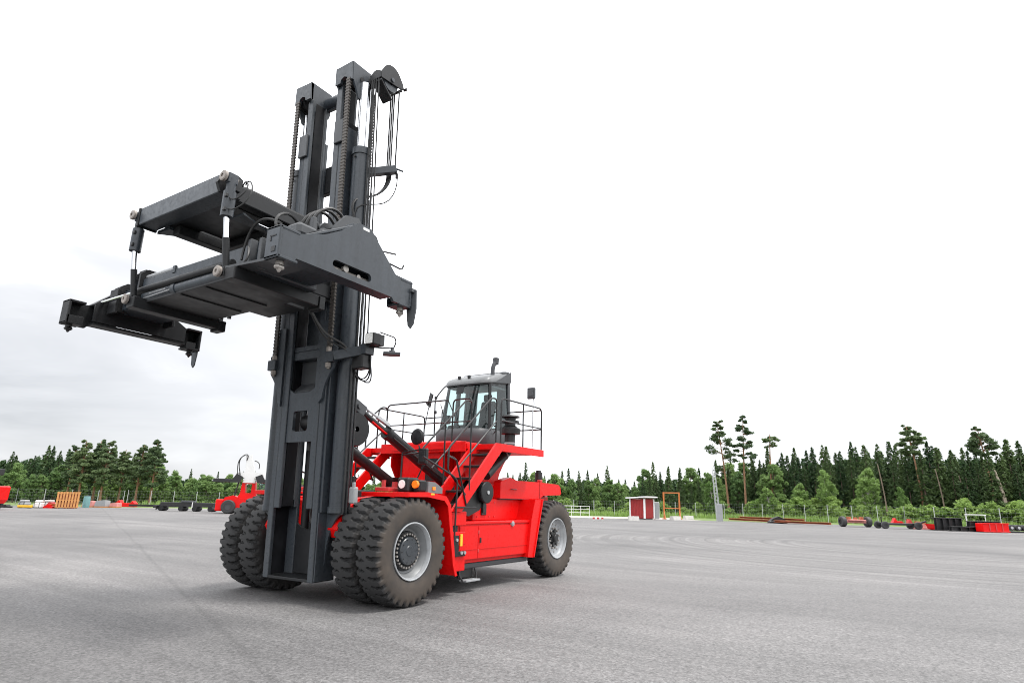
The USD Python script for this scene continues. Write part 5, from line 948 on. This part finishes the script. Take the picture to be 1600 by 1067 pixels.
put('end_bar', [box((-3.3, -0.9, 0.3), (-2.95, 0.9, 0.55), 0.02), obox((-3.5, 0, 0.15), (-2.9, 0, 0.8), 0.2, 0.12)], blackm, sb); put('centre_block', box((-0.6, -0.5, 0.92), (0.5, 0.5, 1.10), 0.02), greym, sb); put('white_strip', box((0.6, -0.415, 0.35), (0.7, -0.402, 0.95), 0), white, sb)

# reach stacker far left of the mast
rk = thing('reach_stacker', 'distant red and white reach stacker seen past the left front tyres', 'reach stacker', yard3(-26.4, 64.5), YR+0.25)
put('chassis', [prism([(-2.2, 0.5), (2.2, 0.5), (2.2, 1.25), (1.2, 1.45), (-0.6, 1.5), (-1.3, 1.75), (-2.0, 1.55), (-2.2, 1.2)], 'xz', -0.9, 0.9)], red, rk)
put('front_block', [box((-2.75, -1.2, 0.25), (-2.1, 1.0, 1.35), 0.08)], red, rk)
for x in (-1.55, 1.5):
    for y in (-1.15, 1.15): add_wheel(rk, x, y, 0.66, 0.55, greym)
put('boom_yoke', prism(Polygon([(-1.0, 1.4), (1.0, 1.4), (0.72, 2.0), (0.62, 3.1), (-0.62, 3.1), (-0.72, 2.0)]).difference(Polygon([(-0.28, 2.0), (0.28, 2.0), (0.33, 2.9), (-0.33, 2.9)])), 'xz', -0.5, 0.5), red, rk)
put('boom', [prism([(-0.6, 3.0), (0.6, 3.0), (0.42, 3.45), (1.35, 3.75), (1.25, 3.98), (0.45, 4.05), (0.18, 4.9), (-0.05, 5.75), (-0.62, 5.70), (-0.5, 4.9), (-0.5, 4.05), (-1.3, 3.98), (-1.25, 3.78), (-0.45, 3.45)], 'xz', -0.55, -0.15)], white, rk)
put('spreader_arm', [box((-3.3, -0.9, 3.0), (-1.1, -0.6, 3.35), 0.03), box((1.2, -0.9, 3.0), (2.6, -0.6, 3.35), 0.03), rod((-3.4, -0.75, 3.1), (-2.6, -0.75, 3.2), 0.06, 8)], blackm, rk)
put('spreader_block', [prism([(-1.7, 3.0), (-0.8, 3.0), (-0.6, 3.6), (-1.2, 3.85)], 'xz', -1.0, -0.6), prism([(1.7, 3.0), (0.8, 3.0), (0.6, 3.6), (1.2, 3.85)], 'xz', -1.0, -0.6)], blackm, rk)
put('hose_loop', [curve([(-0.9, -0.6, 3.6), (-1.1, -0.6, 4.6), (-0.9, -0.6, 5.6), (-0.55, -0.6, 5.8), (-0.45, -0.6, 5.2)], 0.05), curve([(-1.1, -0.6, 3.6), (-1.25, -0.6, 4.7), (-1.0, -0.6, 5.5), (-0.7, -0.6, 5.7)], 0.04), curve([(0.3, -0.6, 5.2), (0.7, -0.6, 5.0), (0.8, -0.6, 4.4)], 0.045)], rubberhose, rk)
put('hydraulic_ram', [rod((-1.2, -0.6, 1.6), (-0.9, -0.6, 3.4), 0.07, 10)], blackm, rk)
put('cab', [box((0.95, -0.6, 1.9), (2.1, 0.6, 3.0), 0.05)], glass, rk); put('cab_roof', box((0.9, -0.65, 3.0), (2.15, 0.65, 3.12), 0.03), white, rk)
# red machine cut by the left edge
le = thing('forklift', 'red forklift cut off by the left edge of the photo', 'forklift', yard3(-49.7, 59.5), YR)
put('counterweight', prism([(-1.6, 0.65), (2.05, 0.55), (2.30, 0.9), (2.35, 2.05), (2.2, 2.15), (-1.6, 2.2)], 'xz', -0.95, 0.95), red, le)
for x, y in ((1.35, -0.95), (1.35, 0.95), (-1.6, -0.95), (-1.6, 0.95)): add_wheel(le, x, y, 0.55, 0.42, blackm)
put('overhead_beam', [box((-1.8, -0.6, 3.15), (1.75, 0.6, 3.70), 0.04)], blackm, le); put('roof_post', obox((-1.5, -0.5, 2.2), (-1.5, -0.5, 3.15), 0.1, 0.1, upv=(1, 0, 0)), chard, le); put('roof_post', obox((1.5, -0.5, 2.15), (1.5, -0.5, 3.15), 0.1, 0.1, upv=(1, 0, 0)), chard, le)

# ================================================================ trees
TS = np.random.default_rng(21)
def leafcards(C, size, jitter=0.35, flat=0.0, droop=None):
    """one small bent leaf clump (two triangles) at each point"""
    n = len(C); d = TS.normal(size=(n, 3)); d[:, 2] *= (1-flat); d /= np.linalg.norm(d, axis=1)[:, None]
    e = np.cross(d, TS.normal(size=(n, 3))); e /= np.linalg.norm(e, axis=1)[:, None]
    if flat: e[:, 2] *= (1-flat)
    s = size*(1+jitter*TS.uniform(-1, 1, n))[:, None]
    a, b, c, f = C-d*s*0.6, C+e*s*0.45, C+d*s*0.7, C-e*s*0.45+np.cross(d, e)*s*0.15
    V = np.stack([a, b, c, f], 1).reshape(-1, 3); i = np.arange(n)*4
    return trimesh.Trimesh(V, np.concatenate([np.stack([i, i+1, i+2], 1), np.stack([i, i+2, i+3], 1)]), process=False)
def trunk(h, r0, r1, bend=0.0, n=7, k=9):
    z = np.linspace(0, h, k); x = bend*(z/h)**1.5; y = 0.25*bend*np.sin(z/h*3)
    pts = np.stack([x, y, z], 1); rr = np.linspace(r0, r1, k); ms = [rod(pts[i], pts[i+1], rr[i], n, rr[i+1]) for i in range(k-1)]
    return trimesh.util.concatenate(ms), pts
def spruce_proto(h, wid, bare, seed, dens=1.0):
    global TS; TS = np.random.default_rng(seed)
    tm, _ = trunk(h*0.98, 0.15, 0.015); C = []
    z = bare*h
    while z < h:
        q = (z-bare*h)/(h-bare*h); L = wid*(1-q)**0.78*TS.uniform(0.75, 1.12)+0.09
        nb = int(TS.integers(5, 9))
        for b in range(nb):
            a = TS.uniform(0, 2*np.pi); l = L*TS.uniform(0.6, 1.15); m = max(4, int(l*21*dens))
            t = TS.uniform(0.15, 1.0, m)**0.8
            zz = z + 0.10*l*t - 0.42*l*t**1.6 + TS.normal(0, 0.05, m)
            sp_ = TS.normal(0, 0.12, m)*(1-t*0.4)*l*0.5
            C.append(np.stack([np.cos(a)*l*t-np.sin(a)*sp_, np.sin(a)*l*t+np.cos(a)*sp_, zz], 1))
        z += h*0.0215*TS.uniform(0.7, 1.3)
    C = np.vstack(C+[np.stack([np.zeros(8), np.zeros(8), np.linspace(h*0.95, h, 8)], 1)])
    return tm, leafcards(C, 0.215, 0.4, 0.25)
def pine_proto(h, crown0, wid, seed, bend=0.3, nclump=26, dens=130):
    global TS; TS = np.random.default_rng(seed)
    tm, pts = trunk(h*0.97, 0.19, 0.05, bend); parts = [tm]; C = []
    for k in range(nclump):
        q = TS.uniform(0, 1)**0.8; zb = h*(crown0+(0.97-crown0)*q); env = wid*(0.55+0.45*math.sin(min(1, q*1.1)*math.pi))*(1.05-0.55*q)
        a = k*2.4+TS.uniform(-.5, .5); l = env*TS.uniform(0.5, 1.1); xb = np.interp(zb, pts[:, 2], pts[:, 0])
        tip = np.array([xb+l*math.cos(a), l*math.sin(a), zb+l*TS.uniform(0.0, 0.35)])
        parts.append(rod((xb, 0, zb-0.1), tip, 0.05, 5, 0.015))
        m = int(dens*TS.uniform(0.6, 1.2)); rad = env*TS.uniform(0.28, 0.48)
        g = TS.normal(size=(m, 3)); g /= np.linalg.norm(g, axis=1)[:, None]; g *= (TS.uniform(0, 1, m)**0.4)[:, None]
        C.append(tip*[1, 1, 1]+g*[rad, rad, rad*0.42]-[0.12*math.cos(a)*l, 0.12*math.sin(a)*l, 0])
    return trimesh.util.concatenate(parts), leafcards(np.vstack(C), 0.24, 0.4, 0.2)
def broad_proto(h, wid, seed, base=0.16, n=105, dens=62, leaf=0.185):
    global TS; TS = np.random.default_rng(seed)
    tm, pts = trunk(h*0.85, 0.13, 0.03, 0.25); parts = [tm]; C = []
    for k in range(n):
        q = TS.uniform(0, 1); zc = h*(base+(1-base)*q); env = wid*math.sin(math.pi*min(1, max(0.06, 0.12+q*0.86)))**0.7*(1.0-0.25*q)
        a = TS.uniform(0, 2*np.pi); l = env*TS.uniform(0.25, 1.0)
        c = np.array([l*math.cos(a)+0.2*q, l*math.sin(a), zc]); 
        if k % 2 == 0: parts.append(rod((0.2*q*0.6, 0, max(0.3, zc-0.5*l-0.3)), c, 0.03, 4, 0.008))
        m = int(dens*TS.uniform(0.5, 1.3)); rad = wid*TS.uniform(0.13, 0.27)
        g = TS.normal(size=(m, 3)); g /= np.linalg.norm(g, axis=1)[:, None]; g *= (TS.uniform(0, 1, m)**0.45)[:, None]
        C.append(c+g*[rad, rad, rad*0.8])
    return trimesh.util.concatenate(parts), leafcards(np.vstack(C), leaf, 0.4)
protos = {}
def tree(kind, mk, name, lab, cat, leafm, barkm, lat, dep, h, group=None, rz=0.0, wide=1.0, crown='crown', z=0.0):
    """mk builds (trunk, crown) at height href once; later copies refer to the first"""
    if kind not in protos:
        (tm, cm), href = mk()
        t = thing(name, lab, cat, yard3(lat, dep, z), rz, group, (h/href*wide, h/href*wide, h/href))
        if tm is not None: put('trunk', tm, barkm, t)
        put(crown, cm, leafm, t, smooth=False); protos[kind] = (t, href); return t
    t, href = protos[kind]
    return dup(t, yard3(lat, dep, z), rz, lab, group, (h/href*wide, h/href*wide, h/href))
SPR = [lambda s=s: (spruce_proto(11, w_, b_, s), 11) for s, w_, b_ in ((1, 2.0, 0.10), (2, 1.7, 0.16), (3, 2.25, 0.06), (4, 1.6, 0.22))]
BRO = [lambda s=s: (broad_proto(6, w_, s), 6) for s, w_ in ((11, 1.55), (12, 1.25), (13, 1.75))]
BUS = [lambda s=s: ((lambda r: (None, r[1]))(broad_proto(2, 1.2, s, base=0.03, n=60, dens=34, leaf=0.14)), 2) for s in (31, 32, 33)]
sky_line = np.array([(-0.855, 0.0588), (-0.814, 0.0618), (-0.783, 0.0603), (-0.752, 0.0663), (-0.737, 0.0774), (-0.722, 0.067), (-0.701, 0.0696), (-0.68, 0.0786), (-0.645, 0.0815), (-0.624, 0.0691), (-0.598, 0.0729), (-0.564, 0.0811), (-0.549, 0.0333), (-0.506, 0.031), (-0.455, 0.0299), (-0.393, 0.0259), (-0.198, 0.0301), (-0.095, 0.0355), (-0.033, 0.042), (0.008, 0.0452), (0.079, 0.0468), (0.11, 0.0474), (0.162, 0.0464), (0.198, 0.0354), (0.213, 0.0496), (0.244, 0.061), (0.275, 0.0531), (0.295, 0.0568), (0.326, 0.0596), (0.398, 0.075), (0.429, 0.0789), (0.454, 0.0923), (0.48, 0.1003), (0.521, 0.1044), (0.572, 0.1077), (0.619, 0.1044), (0.675, 0.1077), (0.727, 0.1067), (0.773, 0.1045), (0.798, 0.1125), (0.87, 0.1034)])
def skyh(b): return float(np.interp(b, sky_line[:, 0], sky_line[:, 1]))
def edge_dep(b):                       # depth of the forest edge behind the fences
    return float(np.interp(b, [-0.9, -0.55, 0.2, 0.33, 0.55, 0.9], [92, 98, 101, 100, 84, 68]))
G = np.random.default_rng(5)
# right: rows of dark spruces
for row in range(3):
    b = 0.40+0.006*row
    while b < 0.93:
        dep = edge_dep(b)+5+4.5*row+G.uniform(-1.5, 1.5); h = 1.75+skyh(b)*dep*1.0; h *= (G.uniform(0.84, 1.03) if row else G.uniform(0.72, 0.98))
        k = int(G.integers(0, 4))
        zone = 'between the tall pines and the birches' if b < 0.50 else 'behind the birches' if b < 0.58 else 'left of the leaning dark-topped pine' if b < 0.645 else 'between the leaning and umbrella-topped pines' if b < 0.755 else 'right of the umbrella-topped pine'
        lab = f'dark spruce {zone}, {["front", "second", "back"][row]} row of the right-hand forest'
        tree(f's{k}', SPR[k], 'spruce_tree', lab, 'spruce tree', spruce_leaf, bark, b*dep, dep, h, f'right-hand forest spruces {zone}, {["front", "second", "back"][row]} row', G.uniform(0, 6.28), G.uniform(0.9, 1.25))
        b += (1.75+0.2*row)/dep*G.uniform(0.75, 1.3)
# middle: mixed wood behind the shed
for row in range(2):
    b = -0.10+0.01*row
    while b < 0.42:
        dep = edge_dep(b)+3+6*row+G.uniform(-1.5, 1.5); h = (1.75+skyh(b)*dep)*(G.uniform(0.66, 1.0) if row == 0 else G.uniform(0.85, 1.06)); k = int(G.integers(0, 3))
        if G.uniform() < (0.5, 0.28)[row]:
            tree(f'a{k}', BRO[k], 'alder_tree', f'mid green leafy tree, {["front", "rear"][row]} row of the wood behind the red shed', 'tree', alder_leaf, bark, b*dep, dep, h, f'leafy trees, {["front", "rear"][row]} row behind the red shed', G.uniform(0, 6.28), G.uniform(0.8, 1.15))
        else:
            tree(f's{k}', SPR[k], 'spruce_tree', f'dark spruce, {["front", "rear"][row]} row of the wood behind the red shed', 'spruce tree', spruce_leaf, bark, b*dep, dep, h*(1.0 if G.uniform() < 0.6 else 1.18), f'spruces, {["front", "rear"][row]} row behind the red shed', G.uniform(0, 6.28), 0.95)
        b += 1.55/dep*G.uniform(0.7, 1.3)
# left: tall pines and spruces, then low leafy wood
for n_, (b, dep, hh, k) in enumerate([(-0.675, 92, 9.3, 0), (-0.652, 94, 9.5, 1), (-0.640, 92, 9.2, 2), (-0.612, 94, 8.3, 1), (-0.585, 93, 8.9, 0), (-0.562, 92, 9.5, 2), (-0.694, 95, 8.6, 2)]):
    kk = f'lp{k}'
    tree(kk, lambda k=k: (pine_proto(10, 0.28, 1.95, 60+k, 0.25, 64, 190), 10), 'pine_tree', ['second', 'third', 'fourth', 'fifth', 'sixth', 'last and tallest', 'first'][n_] + ' tall pine from the left in the clump behind the slatted crate', 'pine tree', pine_leaf, pinebark, b*dep, dep, hh, None, G.uniform(0, 6.28))
for row in range(2):
    b = -0.95+0.01*row
    while b < -0.555:
        dep = edge_dep(b)+6+4*row+G.uniform(-1, 1); h = (1.75+skyh(b)*dep)*G.uniform(0.78, 1.02); k = int(G.integers(0, 4))
        tree(f's{k}', SPR[k], 'spruce_tree', f'dark spruce, {["front", "rear"][row]} row of the left-hand wood', 'spruce tree', spruce_leaf, bark, b*dep, dep, h, f'spruces, {["front", "rear"][row]} row of the left-hand wood', G.uniform(0, 6.28), 1.1)
        b += 2.6/dep*G.uniform(0.7, 1.3)
b = -0.97
while b < -0.56:
    dep = edge_dep(b)+1.5+G.uniform(-1, 1); h = G.uniform(4.0, 6.2); k = int(G.integers(0, 3))
    tree(f'a{k}', BRO[k], 'alder_tree', 'leafy tree below the pines of the left-hand wood', 'tree', alder_leaf, bark, b*dep, dep, h if not -0.70 < b else h*0.7, 'leafy trees of the left-hand wood', G.uniform(0, 6.28), 1.0)
    b += 2.3/dep*G.uniform(0.7, 1.3)
for row in range(3):
    b = -0.565+0.008*row
    while b < -0.09:
        dep = edge_dep(b)+1+5*row+G.uniform(-1.5, 1.5); h = (1.75+skyh(b)*dep)*(G.uniform(0.72, 0.98) if row < 2 else G.uniform(0.95, 1.12)); k = int(G.integers(0, 3))
        if row == 2 and G.uniform() < 0.6:
            tree(f's{k}', SPR[k], 'spruce_tree', 'small spruce top rising over the leafy wood behind the reach stacker', 'spruce tree', spruce_leaf, bark, b*dep, dep, h*1.15, 'spruces over the leafy wood', G.uniform(0, 6.28), 0.8)
        else:
            tree(f'a{k}', BRO[k], 'alder_tree', f'light green leafy tree, {["first", "second", "third"][row]} row behind the reach stacker', 'tree', [birch_leaf, alder_leaf][0] if f'a{k}' not in protos else alder_leaf, bark, b*dep, dep, h, f'leafy trees, {["first", "second", "third"][row]} row behind the reach stacker', G.uniform(0, 6.28), G.uniform(0.9, 1.2))
        b += 2.4/dep*G.uniform(0.7, 1.3)
# the tall pines that stand out
def special(name, lab, lat, dep, h, seed, crown0, wid, bend, n, dens, rz):
    tm, cm = pine_proto(h, crown0, wid, seed, bend, n, dens); t = thing(name, lab, 'pine tree', yard3(lat, dep), rz)
    put('trunk', tm, pinebark, t); put('crown', cm, pine_leaf, t, smooth=False)
special('pine_tree', 'broad open pine, left of the two tallest above the lamp pole', 34.6, 100, 15.4, 71, 0.42, 2.6, -1.1, 44, 100, YR)
special('pine_tree', 'tallest slim pine, right of the broad open one', 36.6, 98, 16.1, 72, 0.48, 2.0, 0.5, 42, 110, YR)
special('pine_tree', 'small-topped pine with long bare trunk standing alone against the sky', 39.9, 96, 13.1, 73, 0.80, 1.5, 0.4, 13, 100, YR)
special('pine_tree', 'leaning dark-topped pine above the rust-red trailer axle end of the spruces', 54.9, 84, 13.2, 74, 0.66, 1.9, -0.9, 34, 170, YR)
special('pine_tree', 'umbrella-topped pine near the bare dead stump at the right', 62.9, 82, 12.9, 75, 0.66, 1.9, -0.7, 34, 170, YR)
# thin bare trunks in front of the dark wood
for la, de, h, lab in [(47.6, 80, 7.4, 'thin bare pole-like trunk leaning before the spruces above the axles'), (55.6, 81, 7.0, 'thin bare trunk just right of the leaning dark-topped pine'), (58.2, 80.5, 6.2, 'thinnest bare trunk between the two dark-topped pines'), (65.3, 78, 6.6, 'bare trunk right of the dead stump')]:
    t = thing('bare_trunk', lab, 'tree trunk', yard3(la, de), YR); tm, pts = trunk(h, 0.10, 0.05, -0.5); put('trunk', tm, bark, t); put('branch', [rod(pts[k], pts[k]+[0.3*(-1)**k, 0.1, 0.12], 0.015, 4, 0.005) for k in (4, 5, 6, 7)], bark, t)
t = thing('dead_stump', 'tall broken dead tree stump, pale and bare, at the right', 'dead tree', yard3(60.8, 77.5), YR)
tm, pts = trunk(6.6, 0.34, 0.12, -0.7, 9); put('trunk', tm, deadwood, t); put('branch', [rod(pts[k], pts[k]+[(-0.9 if k % 2 else 0.5), 0.2, -0.3-0.1*k], 0.05, 5, 0.01) for k in (2, 3, 4, 5, 6)], deadwood, t); put('splinter', [rod(pts[-1]-[0, 0, 0.3], pts[-1]+[-0.08, 0.05, 0.75], 0.13, 6, 0.01)], deadwood, t)
# light birches in front of the spruces
for la, de, h, w_, lab in [(43.2, 86, 6.6, 0.8, 'slender light green birch before the spruces, left one of the pair'), (46.6, 82, 6.9, 0.8, 'light green birch left of the thin leaning trunk'), (49.6, 80, 4.4, 0.8, 'short light green birch right of the thin leaning trunk'), (40.4, 88, 5.0, 0.9, 'bushy light green young tree below the small-topped pine'), (30.5, 95, 5.2, 0.9, 'light green young tree behind the lamp pole'), (36.9, 90, 4.4, 1.0, 'light green young tree between the tallest pines and the birches')]:
    kb = f'b{int(la) % 2}'
    tree(kb, BRO[int(la) % 2], 'birch_tree', lab, 'birch tree', birch_leaf, birchbark, la, de, h, None, la, w_)
# bushes along the fence
nb_ = 0
for x0, d0, x1, d1, st, where in [(65, 56, 47, 77, 0.75, 'right-hand fence'), (47, 78, 33, 93, 0.75, 'far end of the right-hand fence'), (31, 94.5, -8, 95.5, 1.5, 'back fence by the red shed')]:
    L_ = math.hypot(x1-x0, d1-d0); n = int(L_/st)
    for i in range(n):
        t_ = (i+G.uniform(0, 1))/n; off = G.uniform(0.6, 4.5); k = int(G.integers(0, 3))
        tree(f'u{k}', BUS[k], 'bush', f'light green bush growing along the {where}', 'bush', bush_leaf, bark, x0+(x1-x0)*t_+off*0.6, d0+(d1-d0)*t_+off*0.6, G.uniform(1.3, 3.1)*(0.75 if 'back' in where else 1), f'bushes along the {where}', G.uniform(0, 6.28), G.uniform(0.9, 1.4), crown='foliage')
# tall grass on the verge and the dense wood interior
def grass():
    global TS; TS = np.random.default_rng(90); P = []
    for (x0, d0, x1, d1, n) in [(66, 54, 32, 92, 11000), (31, 92, -55, 91, 6000)]:
        t_ = TS.uniform(0, 1, n); o = TS.uniform(-0.8, 6, n); P += [(*yard(x0+(x1-x0)*a+q*0.7, d0+(d1-d0)*a+q*0.7), 0.0) for a, q in zip(t_, o)]
    P = np.array(P); n = len(P); a = TS.uniform(0, np.pi, n); h = TS.uniform(0.3, 0.95, n); w_ = TS.uniform(0.05, 0.14, n)
    dx = np.stack([np.cos(a)*w_, np.sin(a)*w_, np.zeros(n)], 1); tip = P+np.stack([TS.normal(0, .15, n), TS.normal(0, .15, n), h], 1)
    V = np.stack([P-dx, P+dx, tip], 1).reshape(-1, 3); i = np.arange(n)*3
    return trimesh.Trimesh(V, np.stack([i, i+1, i+2], 1), process=False)
put('grass', grass(), bush_leaf, smooth=False, kind='stuff', label='tall light green grass along the fences', cat='grass')
def deep_wood():
    global TS; TS = np.random.default_rng(91); C = []; T = []
    for b in np.arange(-0.98, 1.0, 0.011):
        for r_ in range(2):
            dep = edge_dep(b)+16+7*r_+TS.uniform(-3, 3); h = max(2.5, (1.75+skyh(b)*dep)*0.80)*TS.uniform(0.85, 1.0); c = yard(b*dep, dep)
            z = TS.uniform(0.02, 1.0, 150)*h; q = 1.9*(1-z/h)**0.7+0.2; a = TS.uniform(0, 6.28, 150); q = q*TS.uniform(0.3, 1, 150)
            C.append(np.stack([c[0]+q*np.cos(a), c[1]+q*np.sin(a), z], 1)); T.append(rod((*c, 0), (*c, h*0.9), 0.12, 4, 0.03))
    return leafcards(np.vstack(C), 0.7, 0.4), T
dw, dt = deep_wood()
put('deep_forest', dw, spruce_leaf, smooth=False, kind='stuff', label='dense dark wood behind the rows of trees', cat='forest')
